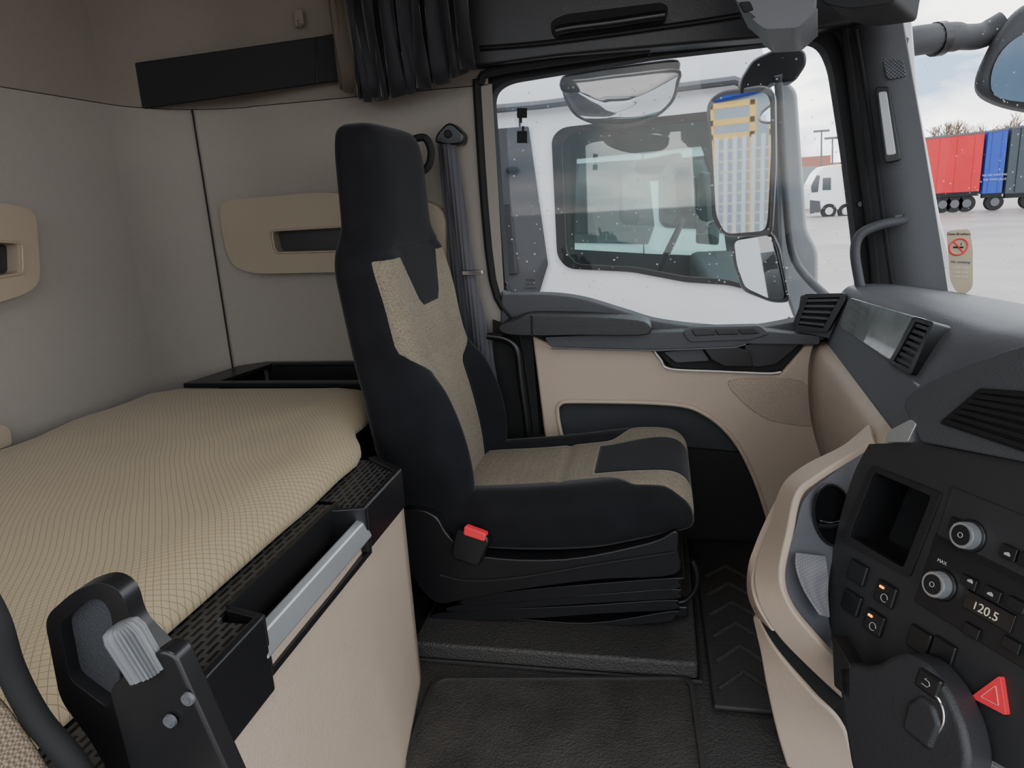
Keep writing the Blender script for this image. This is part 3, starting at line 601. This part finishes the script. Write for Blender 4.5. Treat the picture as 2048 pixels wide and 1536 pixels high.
mk('park_switch',g_prism([c+KX*(sx*.018-.01)+KY*(sy*.014+.037)+KN*.002 for sx,sy in ((-1,-1),(1,-1),(1,1),(-1,1))],KN*-.01),BLKS,pb,.004,3)
mk('switch_symbol',g_tube([c+KY*.037+KN*.0032-KX*.01+KX*x_+KY*y_ for x_,y_ in ((-.006,-.004),(.003,-.004),(.006,0),(.003,.004),(-.004,.004),(-.001,.006))],.0006,5),SYM,pb)
mk('brake_lever',g_prism([c+KX*(a*.024)+KY*(b*.03-.012)+KN*.006 for a,b in ((-1,-1),(1,-1),(1.1,.4),(.4,1),(-.6,1),(-1.1,.3))],KN*-.03),BOXG,pb,.008,3)
# beige loop around the cup holder
lp=top('console_surround','beige console surround loop with cup holders','console',(.2,1.1,0))
def band(name,L,m,par,th_,tube=None):
    A=cr([at(a,b,c) for a,b,c,d,e_,f in L],6); B=cr([at(d,e_,f) for a,b,c,d,e_,f in L],6)
    return mk(name,g_strip(A,B),m,par,solid=th_,bev=min(.006,th_*.4),seg=3)
band('surround_band',[(1742,850,1.34,1750,886,1.28),(1690,895,1.32,1698,918,1.26),(1612,935,1.30,1632,960,1.23),(1568,975,1.27,1598,992,1.20),(1545,1050,1.22,1582,1062,1.15),(1516,1130,1.17,1566,1150,1.11),(1518,1195,1.13,1584,1210,1.09),(1552,1260,1.11,1630,1268,1.08),(1612,1325,1.11,1672,1312,1.09),(1690,1400,1.13,1720,1360,1.12)],BEIGE,lp,.014)
band('surround_side',[(1568,975,1.275,1572,990,1.26),(1530,1050,1.24,1545,1062,1.22),(1506,1110,1.20,1512,1150,1.165),(1500,1180,1.18,1518,1205,1.125),(1518,1232,1.15,1552,1262,1.105)],BEIGE,lp,.012)
band('shelf_gap',[(1508,1212,1.15,1520,1200,1.14),(1545,1282,1.125,1556,1262,1.12),(1600,1350,1.125,1614,1326,1.12),(1665,1420,1.13,1690,1398,1.13)],BLKM,lp,.006)
band('lower_surround',[(1510,1230,1.17,1520,1226,1.155),(1522,1290,1.16,1556,1296,1.13),(1534,1370,1.15,1625,1382,1.12),(1556,1470,1.14,1690,1455,1.12),(1590,1580,1.12,1720,1580,1.10)],BEIGE,lp,.014)
mk('kick_panel',g_prism([at(1522,1250,1.19),at(1690,1050,1.19),at(1760,1500,1.19),at(1600,1640,1.19)],(.0,.06,0)),BLKM,lp)
band('inner_tray',[(1640,965,1.23,1742,890,1.29),(1606,1000,1.20,1710,960,1.26),(1588,1060,1.16,1690,1040,1.22),(1562,1150,1.115,1660,1130,1.17),(1590,1230,1.09,1655,1240,1.13),(1650,1300,1.08,1680,1320,1.12)],GREYM,lp,.006)
tn=(at(1690,1040,1.22)-at(1588,1060,1.16)).cross(at(1710,960,1.26)-at(1588,1060,1.16)).normalized()
if tn.dot(C-at(1640,1020,1.19))<0: tn=-tn
tu=(at(1690,1040,1.22)-at(1588,1060,1.16)).normalized(); tw=tn.cross(tu)
HOLEB=mat('cup_well_black',(8,8,9),.9,spec=.1)
e=sub_('cup_holder',lp); c=at(1662,1030,1.205)
def cring(r,h,yy=1.25): return [c+tn*h+tu*r*math.cos(2*math.pi*k/40)+tw*r*yy*math.sin(2*math.pi*k/40) for k in range(40)]
mk('cup_rim',g_loft([cring(.043,.003),cring(.0425,.007),cring(.040,.007),cring(.039,.003)],False),BLKS,e)
mk('cup_well',g_prism(cring(.0395,.0045),-tn*.004),HOLEB,e)
mk('cup_spring_clip',g_tube([c+tn*.008+tu*t*.034-tw*(.004+.008*(1-t*t)) for t in (-1,-.6,-.2,.2,.6,1)],.0016,8),CHR,e)
mk('cup_divider',g_tube([c+tn*.007+tu*t*.038-tw*(.012+.006*(1-t*t)) for t in (-1,-.6,-.2,.2,.6,1)],.004,8),BLKS,e)
band('ribbed_mat',[(1592,1105,1.125,1650,1112,1.155),(1592,1135,1.105,1655,1150,1.140),(1608,1180,1.085,1655,1190,1.12),(1640,1230,1.075,1658,1235,1.09)],CUPM,lp,.004)
# ------------------------------------------------------------------ windscreen
ws=top('window_1','windscreen glass with rain drops','window',(.9,1.2,.7),struct=True)
WSp=(at(1905,600,1.99),V((-.62,-.72,.32)).normalized())
gp=aP([(1806,-150),(1842,250),(1880,480),(1908,640),(2300,760),(2500,-150)],WSp)
g2=mk('windscreen_glass',g_prism(gp,(.004,0,0)),GL,ws)
dr=[]
for i in range(170):
    p=atP(random.uniform(1850,2100),random.uniform(-20,600),WSp); dr.append(g_ball(p,random.choice([.001,.0014,.002,.0026]),4,(.6,1,1)))
mk('rain_drops',dr,DROP,g2,kind='stuff',label='rain drops on the windscreen')
WX=V((-WSp[1].y,WSp[1].x,0)).normalized()
WX=WX if WX.dot(Rc)>0 else -WX
WY=WSp[1].cross(WX); WY=WY if WY.z>0 else -WY
wn=off(WSp,.004)
tg=top('no_smoking_tag','cream tag with a red no smoking circle stuck to the windscreen','sticker',atP(1918,590,wn))
mk('tag_card',g_prism(aP(rnd([(1893,462),(1940,458),(1946,500),(1946,575),(1930,590),(1912,584),(1900,560),(1896,500)],9,5),wn),WSp[1]*.001),CARD,tg)
c=atP(1917,494,off(wn,.002)); r=.021
mk('red_circle',g_tube([c+WX*r*math.cos(a)+WY*r*math.sin(a) for a in [2*math.pi*k/40 for k in range(41)]],.0022,8),RED,tg)
mk('red_bar',g_cyl(c-WX*r*.7+WY*r*.7,c+WX*r*.7-WY*r*.7,.0018,.0018,8),RED,tg)
mk('cigarette_mark',[g_prism([c+WX*a+WY*b+WSp[1]*.0006 for a,b in ((-.012,-.003),(.012,-.003),(.012,.001),(-.012,.001))],WSp[1]*.0005),g_prism([c+WX*a+WY*b+WSp[1]*.0006 for a,b in ((.004,.004),(.006,.004),(.006,.010),(.004,.010))],WSp[1]*.0005)],BLKM,tg)
text('tag_lettering','Close Brothers',atP(1917,468,off(wn,.002)),WX,WY,.009,BLKM,tg)
text('tag_lettering','No smoking',atP(1921,524,off(wn,.002)),WX,WY,.009,mat('blue_ink',(60,70,130),.6),tg)
for k in range(3): text('tag_lettering','in this vehicle',atP(1922,536+k*9,off(wn,.002)),WX,WY,.006,WHT,tg)
# ------------------------------------------------------------------ near driver seat and bracket
dv=top('driver_seat','driver seat edge with beige woven fabric and black piping','seat',(-.5,.4,.05))
sh=crpx([(-260,1290),(-60,1320),(0,1372),(45,1425),(100,1510),(150,1620),(60,1760),(-260,1800)],5,True)
mk('backrest',g_prism([at(x,y,.38) for x,y in sh],(0,-.04,0)),mat('driver_fabric',(138,122,104),.9,bump=.6,bs=420,kind='weave',col2=(92,80,67)),dv,.012,4)
mk('seat_piping',g_tube(cr([at(x,y,.385) for x,y in ((-60,1150),(-10,1240),(22,1340),(75,1440),(150,1530),(210,1640))],6),.010,12),BLKM,dv)
br=top('armrest_bracket','black folded armrest hinge bracket with ribbed grey knob','bracket',(-.4,.42,.6))
mk('bracket_loop',g_hole([at(x,y,.43) for x,y in rnd([(88,1235),(150,1180),(205,1162),(245,1185),(262,1250),(330,1320),(420,1560),(260,1620),(180,1480),(120,1400)],26,6)],[[at(x,y,.43) for x,y in rnd([(118,1250),(165,1205),(200,1195),(222,1225),(228,1290),(250,1400),(220,1420),(140,1360)],16,5)]],(0,.018,0)),BLKS,br,.006,3)
mk('bracket_infill',g_prism([at(x,y,.442) for x,y in rnd([(105,1240),(160,1195),(205,1180),(235,1220),(240,1400),(200,1450),(130,1380)],14,5)],(0,.006,0)),GREY,br,.002)
mk('hinge_block',g_prism([at(x,y,.405) for x,y in rnd([(215,1380),(320,1300),(350,1312),(385,1390),(480,1600),(290,1660)],14,5)],(0,.02,0)),BLKS,br,.006,3)
p0=at(298,1348,.405);p1=at(238,1248,.405); axd=(p1-p0).normalized(); sd=axd.cross(V((0,1,0))).normalized(); dp=axd.cross(sd)
nr=120
def kr(p,w,d,f):
    o_=[]
    for k in range(nr):
        a=2*math.pi*k/nr; g_=f*.0011*math.cos(22*a); c_,s_=math.cos(a),math.sin(a)
        o_.append(p+sd*(w+g_)*math.copysign(abs(c_)**.7,c_)+dp*(d+g_)*math.copysign(abs(s_)**.7,s_))
    return o_
mk('ribbed_knob',g_loft([kr(p0,.014,.010,1),kr(p0.lerp(p1,.8),.0145,.011,1),kr(p0.lerp(p1,.95),.012,.010,1),kr(p1,.008,.007,0)]),KNOB,br,label='ribbed grey adjuster knob',ang=60)
for x,y in ((378,1396),(342,1440)):
    p=at(x,y,.403); mk('hinge_screw',[g_cyl(p,p+V((0,-.003,0)),.0055,.005,20),g_cyl(p+V((0,-.003,0)),p+V((0,-.0042,0)),.003,.003,6)],GREYM,br)
# ------------------------------------------------------------------ exterior mirrors
mrr=top('side_mirror','large exterior mirror assembly with main and wide angle glass','mirror',(.3,2.5,.5))
mp0=at(1480,330,2.5); inc=ray(1480,330).normalized(); rf=V((-.96,.22,.02)).normalized(); MN=(rf-inc).normalized(); MP=(mp0,MN)
mk('main_mirror_glass',g_prism(aP(rnd([(1420,212),(1440,192),(1525,182),(1540,196),(1542,300),(1535,440),(1530,462),(1450,468),(1432,430)],16,5),MP),MN*-.004),MIR,mrr)
rf2=V((-.9,.35,-.25)).normalized(); MN2=(rf2-ray(1510,540).normalized()).normalized(); MP2=(at(1510,540,2.5),MN2)
mk('wide_mirror_glass',g_prism(aP(rnd([(1468,482),(1540,470),(1548,500),(1570,600),(1540,598),(1490,575),(1474,530)],12,5),MP2),MN2*-.004),MIR,mrr)
mk('mirror_housing',g_prism(aP(rnd([(1412,205),(1440,180),(1530,168),(1550,184),(1552,330),(1544,472),(1448,475),(1424,440)],18,5),off(MP,-.006)),V((.012,.05,0))),BLKS,mrr,.008,3)
mk('mirror_housing',g_prism(aP(rnd([(1462,478),(1544,464),(1560,500),(1580,606),(1545,607),(1484,583),(1466,530)],14,5),off(MP2,-.006)),V((.012,.05,0))),BLKS,mrr,.008,3)
mk('mirror_cover',g_prism([at(x,y,2.60) for x,y in rnd([(1548,180),(1572,160),(1594,180),(1602,300),(1614,460),(1636,500),(1636,640),(1590,645),(1560,560)],16,4)],(.01,.06,0)),WHTD,mrr,.02,3,label='pale grey mirror support cover')
mk('mirror_arm',g_prism([at(x,y,2.5) for x,y in rnd([(1478,205),(1480,160),(1505,118),(1560,92),(1612,98),(1616,126),(1590,165),(1550,165),(1525,190)],14,5)],(.0,.08,0)),BLKS,mrr,.012,3)
mk('mirror_bracket',g_tube(cr([at(1556,150,2.5),at(1562,250,2.57),at(1572,400,2.57),at(1590,520,2.5),at(1660,600,2.2)],6),.013,12),GREY,mrr)
km=top('kerb_mirror','wide convex kerb mirror above the side window','mirror',(-.05,2.3,1.2))
rf3=V((-.45,.6,-.62)).normalized(); n3=(rf3-ray(1240,190).normalized()).normalized(); KP=(at(1240,190,2.32),n3)
mk('kerb_mirror_housing',g_prism([at(x,y,2.36) for x,y in crpx([(1124,152),(1180,138),(1300,122),(1355,118),(1360,140),(1350,180),(1300,170),(1200,178),(1128,185)],4,True)],(0,.08,0)),BLKS,km,.012,3)
kp=crpx([(1128,170),(1180,160),(1260,150),(1352,142),(1355,165),(1342,205),(1300,238),(1240,252),(1185,245),(1145,222)],4,True)
base=[atP(x,y,KP) for x,y in kp]; bc=sum(base,V())/len(base)
rr=[[bc+(p-bc)*s+n3*(.035*(1-s*s)) for p in base] for s in (1,.85,.65,.45,.25,.08)]
mk('kerb_mirror_glass',g_loft(rr),MIR,km,ang=80)
mk('kerb_mirror_rim',g_tube(base+[base[0]],.005,8),BLKS,km)
fm=top('front_mirror','dark front corner mirror hanging from a thick arm','mirror',(.9,2.2,1.2))
mk('front_mirror_arm',g_tube(cr([at(1770,95,2.12),at(1830,82,2.15),at(1900,74,2.2),at(1960,72,2.25),at(2008,48,2.25)],6),[.036]*14+[.032]*6+[.034]*6,14),GREY,fm)
mk('front_mirror_collar',g_tube([at(1868,79,2.18),at(1884,77,2.19)],.042,16),BLKS,fm)
mk('front_mirror_housing',g_prism([at(x,y,2.2) for x,y in crpx([(1968,110),(2010,40),(2060,0),(2150,-20),(2200,120),(2140,220),(2050,218),(1975,196),(1950,165)],4,True)],(.05,.14,0)),GREY,fm,.03,4)
mk('front_mirror_glass',g_prism([at(x,y,2.195) for x,y in crpx([(1985,140),(2015,90),(2070,60),(2150,60),(2150,200),(2060,205),(1990,190)],4,True)],(0,.004,0)),mat('mirror_dark',(104,112,120),.08,1,var=.05),fm)
# ------------------------------------------------------------------ outside
GZ=-1.1
mk('ground',g_box((0,40,GZ-.05),(300,300,.1)),mat('wet_concrete',(136,127,123),.45,bump=.2,bs=3,var=.25,vs=.35),smooth=False,kind='structure')['label']='wet pale concrete yard'
WN=[(1120,285),(1140,266),(1420,236),(1500,228),(1528,242),(1545,400),(1552,555),(1520,578),(1450,560),(1370,555),(1270,536),(1150,530),(1130,508)]
wn3=[at(x,y,3.25) for x,y in rnd(WN,14,4)]
TY=mat('tyre',(28,28,28),.85); INT=mat('cab_interior_grey',(40,44,46),.8)
def cab(dy,dx,label,grp):
    e=top('truck_cab',label,'truck',(dx-.4,3.25+dy,GZ),group=grp)
    D=V((dx,dy,0)); hole_=[p+D for p in wn3]
    def R(L,y): return [V((x+dx,y+dy,z)) for x,z in L]
    body=[(-1.75,-.7),(-1.75,1.45),(-1.5,2.2),(.2,2.2),(.42,1.5),(.50,1.2),(.60,.55),(.62,-.7)]
    mk('cab_side',g_hole(R(body,3.25),[hole_],(0,.05,0)),WHT,e,.01)
    # far side: larger glazed opening
    hf=[V((dx-.62,5.5+dy,1.30)),V((dx+.30,5.5+dy,1.33)),V((dx+.44,5.5+dy,.95)),V((dx+.50,5.5+dy,.52)),V((dx-.05,5.5+dy,.56)),V((dx-.66,5.5+dy,.62))]
    mk('cab_side',g_hole(R(body,5.5),[hf],(0,.05,0)),WHT,e)
    mk('cab_rear',g_box((dx-1.73,4.4+dy,.6),(.05,2.2,2.6)),WHT,e)
    mk('cab_roof',g_box((dx-.65,4.4+dy,2.18),(1.7,2.2,.05)),WHT,e)
    mk('cab_front',g_box((dx+.59,4.4+dy,-.2),(.05,2.2,1.0)),WHT,e)
    mk('cab_floor',g_box((dx-.55,4.4+dy,-.15),(2.3,2.2,.1)),INT,e)
    mk('window_seal',g_hole([p+V((0,-.012,0)) for p in scl(hole_,1.07)],[[p+V((0,-.012,0)) for p in scl(hole_,.985)]],(0,.03,0)),BLKM,e)
    mk('window_glass',g_prism(scl(hole_,1.0,.02),(0,.004,0)),GLT,e); mk('window_glass',g_prism([p+V((0,.02,0)) for p in hf],(0,.004,0)),GLT,e)
    mk('side_lining',g_box((dx-1.19,5.45+dy,.9),(1.0,.02,2.0)),INT,e)
    mk('door_lining',g_hole(R([(-.69,-.1),(-.69,1.6),(.55,1.6),(.55,-.1)],5.44),[[p+V((0,-.06,0)) for p in scl(hf,.96)]],(0,.02,0)),INT,e)
    mk('rear_lining',g_box((dx-1.68,4.4+dy,.9),(.02,2.1,2.0)),INT,e)
    mk('dashboard',g_box((dx+.38,4.4+dy,.33),(.34,2.1,.5)),INT,e,.05)
    for yy in (3.75,5.0):
        mk('seat_back',g_prism([V((dx-.7,dy+yy-.22,.3)),V((dx-.58,dy+yy-.22,.3)),V((dx-.7,dy+yy-.22,.95)),V((dx-.72,dy+yy-.12,1.15)),V((dx-.82,dy+yy-.12,1.12)),V((dx-.82,dy+yy-.22,.9))],(0,.4,0)),BLKM,e,.03,3)
    c=V((dx+.05,dy+5.0,.62)); mk('steering_wheel',g_tube([c+V((.10*math.sin(a),.22*math.cos(a),.20*math.sin(a))) for a in [2*math.pi*k/32 for k in range(33)]],.014,8),BLKM,e)
    mk('grey_side_panel',g_prism(R([(-1.7,.62),(-1.7,1.32),(-.56,1.32),(-.5,.72),(-.56,.55)],3.235),(0,.012,0)),GREY,e,.01)
    mk('side_locker_panel',g_prism(R([(-1.6,.68),(-1.6,1.0),(-.66,1.0),(-.64,.68)],3.225),(0,.012,0)),PANO,e,.01)
    mk('marker_lamp',g_ball((dx-.64,dy+3.225,1.14),.03,6,(1,.3,.6)),BLKM,e)
    mk('rain_gutter',g_tube([V((dx-1.72,dy+3.22,1.40)),V((dx-.5,dy+3.22,1.40)),V((dx+.3,dy+3.22,1.43)),V((dx+.44,dy+3.22,1.36))],.018,8),GREYM,e)
    mk('door_seam',g_tube([V((dx-.60,dy+3.245,1.36)),V((dx-.60,dy+3.245,-.6))],.004,6),BLKM,e)
    mk('door_seam',g_tube([V((dx+.55,dy+3.245,.45)),V((dx+.55,dy+3.245,-.6))],.004,6),BLKM,e)
    for xx in (-.2,-2.6):
        for yy in (3.45,5.2): 
            c=V((dx+xx,dy+yy,GZ+.5)); w_=mk('wheel',[g_cyl(c-V((0,.15,0)),c+V((0,.15,0)),.5,.5,32)],TY,e,.04); mk('wheel_hub',g_cyl(c-V((0,.17,0)),c-V((0,.1,0)),.26,.2,24),ALU,w_)
    mk('chassis',g_box((dx-2.4,4.4+dy,-.45),(3.2,.9,.3)),BLKM,e)
    # far side mirrors, seen through the glass
    mk('cab_mirror',g_prism([V((dx+x,dy+5.95,z)) for x,z in ((.28,.60),(.46,.58),(.48,1.12),(.30,1.16))],(.0,.08,0)),BLKS,e,.02)
    k=[V((dx+x,dy+5.75,z)) for x,z in ((-.18,1.26),(.16,1.30),(.18,1.22),(.08,1.10),(-.10,1.10),(-.19,1.18))]; mk('kerb_mirror',g_prism(k,(0,.1,0)),BLKS,e,.02)
    return e
cab(0,0,'white tractor cab parked alongside, wet tinted windows','parked tractor cabs')
cab(3.7,.45,'white tractor cab parked further along the row','parked tractor cabs')
cab(7.4,.8,'white tractor cab parked at the end of the row','parked tractor cabs')
# distant white truck
Yt=52.6
tk=top('truck','white rigid truck with dark windscreen across the yard','truck',(13,Yt,GZ))
mk('cab_body',g_prism([at(x,y,Yt) for x,y in rnd([(1622,420),(1620,372),(1634,345),(1648,332),(1700,326),(1702,410),(1690,420)],5)],(0,2.4,0)),WHT,tk,.1)
mk('windscreen',g_prism([at(x,y,Yt-.05) for x,y in [(1623,385),(1622,372),(1634,350),(1640,352),(1636,384)]],(0,.1,0)),GLOSSB,tk)
mk('side_window',g_prism([at(x,y,Yt-.05) for x,y in [(1645,380),(1646,356),(1662,355),(1662,380)]],(0,.1,0)),GLOSSB,tk)
mk('bumper',g_prism([at(x,y,Yt-.08) for x,y in [(1620,428),(1620,400),(1640,402),(1642,424)]],(0,.1,0)),GREY,tk)
for x in (1658,1692):
    c=at(x,422,Yt-.1); w_=mk('wheel',g_cyl(c,c+V((0,.4,0)),.48,.48,24),TY,tk); mk('wheel_hub',g_cyl(c-V((0,.05,0)),c+V((0,.2,0)),.25,.25,16),ALU,w_)
REDC=mat('red_curtain',(200,20,34),.6,bump=.3,bs=1.5,var=.08,vs=1.2); BLUC=mat('blue_curtain',(34,66,165),.6); DKC=mat('dark_curtain',(56,65,71),.6)
Yr=49.6
def trailer(x0,x1,t0,t1,b0,b1,m,label,wh,Y=Yr):
    X0=at(x0,330,Y).x+.06; X1=at(x1,330,Y).x-.06; Zt0=at(x0,t0,Y).z; Zt1=at(x1,t1,Y).z; Zb=at(x0,b0,Y).z
    e=top('curtain_trailer',label,'trailer',((X0+X1)/2,Y,GZ),group='parked curtain side trailers')
    mk('curtain_side',g_prism([V((X0,Y,Zt0)),V((X1,Y,Zt1)),V((X1,Y,Zb)),V((X0,Y,Zb))],(0,2.5,0)),m,e,.03)
    mk('side_rail',g_box(((X0+X1)/2,Y+.1,Zb-.12),(X1-X0-.02,.3,.25)),BLKM,e)
    mk('roof_rail',g_prism([V((X0+.01,Y-.03,Zt0)),V((X1-.01,Y-.03,Zt1)),V((X1-.01,Y-.03,Zt1-.12)),V((X0+.01,Y-.03,Zt0-.12))],(0,.1,0)),GREYM,e)
    n=max(2,int((X1-X0)/.9))
    for k in range(n): mk('curtain_strap',g_box((X0+(X1-X0)*(k+.5)/n,Y-.01,(Zb+min(Zt0,Zt1))/2),(.04,.03,min(Zt0,Zt1)-Zb-.2)),BLKM if m is DKC else m,e)
    for w in wh:
        c=V((at(w,400,Y).x,Y,GZ+.5)); w_=mk('wheel',g_cyl(c,c+V((0,.4,0)),.5,.5,24),TY,e); mk('wheel_hub',g_cyl(c-V((0,.03,0)),c+V((0,.2,0)),.25,.25,16),GREYM,w_)
    return e
t1=trailer(1790,1966,281,262,392,384,REDC,'red curtain side trailer parked in the yard',(1886,1910,1934))
t2=trailer(1968,2012,262,255,388,380,BLUC,'blue trailer with white lettering, parked beside the red one',(1990,))
t3=trailer(2014,2400,254,200,388,350,DKC,'dark grey curtain side trailer at the end of the row',(2060,2300,2330))
for k,s in enumerate(('WE ARE PAINTING','THE TOWN BLUE')): text('trailer_lettering',s,at(1989,350+k*9,49.5),(1,0,0),(0,0,1),.16,SYM,t2)
# buildings
def bld(name,label,x0,x1,ytop0,ytop1,Y,m,dep=10):
    a=at(x0,ytop0,Y);b=at(x1,ytop1,Y); o=mk(name,g_prism([a,b,V((b.x,Y,GZ)),V((a.x,Y,GZ))],(0,dep,0)),m,smooth=False); tag(o,label,'building'); return o
bld('brick_building','low brick building behind the parked trucks',1560,1662,318,310,92,mat('brick',(150,92,72),.8,bump=.3,bs=8))
bld('grey_building','grey metal clad shed beyond the yard',1480,1634,338,332,70,mat('grey_cladding',(120,128,130),.6))
o=bld('brick_building','long low brick terrace with dark roof on the horizon',1640,1900,326,316,120,mat('brick2',(160,110,90),.8,bump=.3,bs=8))
for x,h in ((1643,262),(1665,276)):
    a=V((at(x,400,75).x,75,GZ)); b=at(x,h,75); e=top('light_mast','tall grey yard light mast','lamp post',tuple(a)); mk('mast_pole',g_cyl(a,b,.12,.07,10),GREYM,e); mk('lamp_head',g_box(b,(1.4,.3,.2)),GREYM,e)
BARK=mat('bark',(120,100,82),.9)
def tree(x,ytop,Y,seed):
    random.seed(seed); a=V((at(x,400,Y).x,Y,GZ)); H=at(x,ytop,Y).z-GZ; G_=[]
    def br_(p,d,l,r,k):
        q=p+d*l; G_.append(g_tube([p,p.lerp(q,.5)+V((random.uniform(-1,1),0,0))*l*.05,q],[r,r*.85,r*.7],5))
        if k==0: return
        for _ in range(4 if k>1 else 5):
            nd=(d+V((random.uniform(-.8,.8),random.uniform(-.6,.6),random.uniform(-.15,.5)))).normalized(); br_(q,nd,l*random.uniform(.6,.8),r*.6,k-1)
    br_(a,V((0,0,1)),H*.33,H*.02,4)
    e=top('bare_tree','leafless winter tree with fine brown branches','tree',tuple(a)); mk('tree_branches',G_,BARK,e)
tree(1885,228,75,3); tree(1925,236,78,5); tree(2040,218,80,9)
random.seed(11)
# things seen in the mirrors: fence, racking and warehouse behind
GALV=mat('galvanised_steel',(185,186,182),.5,var=.05)
fe=top('palisade_fence','tall galvanised mesh fence across the back of the yard','fence',(-9,4,GZ))
mk('fence_pales',[g_box((-9,-3+.14*k,GZ+1.4),(.03,.06,2.8)) for k in range(120)],GALV,fe,smooth=False)
mk('fence_rails',[g_box((-9.04,5.4,GZ+z),(.03,17,.03)) for z in [.2+.16*k for k in range(16)]],GALV,fe,smooth=False)
YEL=mat('yellow_paint',(205,160,60),.5)
for yy in (4.2,6.4):
    rk=top('storage_rack','yellow steel storage racking stacked behind the fence','rack',(-14,yy,GZ))
    mk('rack_frame',[g_box((-14,yy+dy,GZ+1.9),(.12,.12,3.8)) for dy in (-.9,0,.9)]+[g_box((-14,yy,GZ+z),(.12,1.9,.12)) for z in (3.1,3.4,3.75)],YEL,rk,smooth=False)
wh=top('warehouse','pale metal warehouse with blue roof trim','building',(-34,10,GZ))
mk('warehouse_wall',g_prism([V((-30,-20,GZ)),V((-30,-20,4)),V((-30,-2,6)),V((-30,16,4)),V((-30,34,6)),V((-30,52,4)),V((-30,52,GZ))],(-10,0,0)),mat('pale_cladding',(120,136,146),.5,kind='ribs',bs=8,bump=.1,col2=(112,128,138)),wh,smooth=False)
mk('roof_trim',g_tube([V((-29.9,-20,4)),V((-29.9,-2,6)),V((-29.9,16,4)),V((-29.9,34,6)),V((-29.9,52,4))],.3,8),BLUC,wh)
# ------------------------------------------------------------------ light
w=bpy.data.worlds.new('overcast_sky'); bpy.context.scene.world=w; w.use_nodes=True; N=w.node_tree.nodes; L=w.node_tree.links; bg=N['Background']
tc=N.new('ShaderNodeTexCoord'); mp=N.new('ShaderNodeMapping'); mp.inputs['Scale'].default_value=(1,1,3.6); nz=N.new('ShaderNodeTexNoise'); nz.inputs['Scale'].default_value=3.4; nz.inputs['Detail'].default_value=8; nz.inputs['Distortion'].default_value=.5
L.new(tc.outputs['Generated'],mp.inputs[0]); L.new(mp.outputs[0],nz.inputs['Vector'])
rp=N.new('ShaderNodeValToRGB'); rp.color_ramp.elements[0].position=.42; rp.color_ramp.elements[0].color=(.20,.29,.40,1); rp.color_ramp.elements[1].position=.60; rp.color_ramp.elements[1].color=(1,.97,.93,1)
L.new(nz.outputs['Fac'],rp.inputs[0]); L.new(rp.outputs[0],bg.inputs[0]); bg.inputs[1].default_value=5.0
ld=bpy.data.lights.new('added_fill_lamp','AREA'); ld.energy=6; ld.size=.5; ld.color=(1,.96,.90); lo=bpy.data.objects.new('added_fill_lamp',ld); lo.location=(-.1,.3,1.82); bpy.context.collection.objects.link(lo); tag(lo,'added soft fill light under the cab roof','lamp')  # soft fill light added to brighten the cab, no visible fixture
# ------------------------------------------------------------------ camera
cd=bpy.data.cameras.new('camera'); co_=bpy.data.objects.new('camera',cd); bpy.context.collection.objects.link(co_)
cd.sensor_width=36; cd.lens=FPX*36/2048; cd.clip_start=.02; cd.clip_end=500
M=Matrix((Rc,Uc,-F)).transposed().to_4x4(); M.translation=C; co_.matrix_world=M
bpy.context.scene.camera=co_
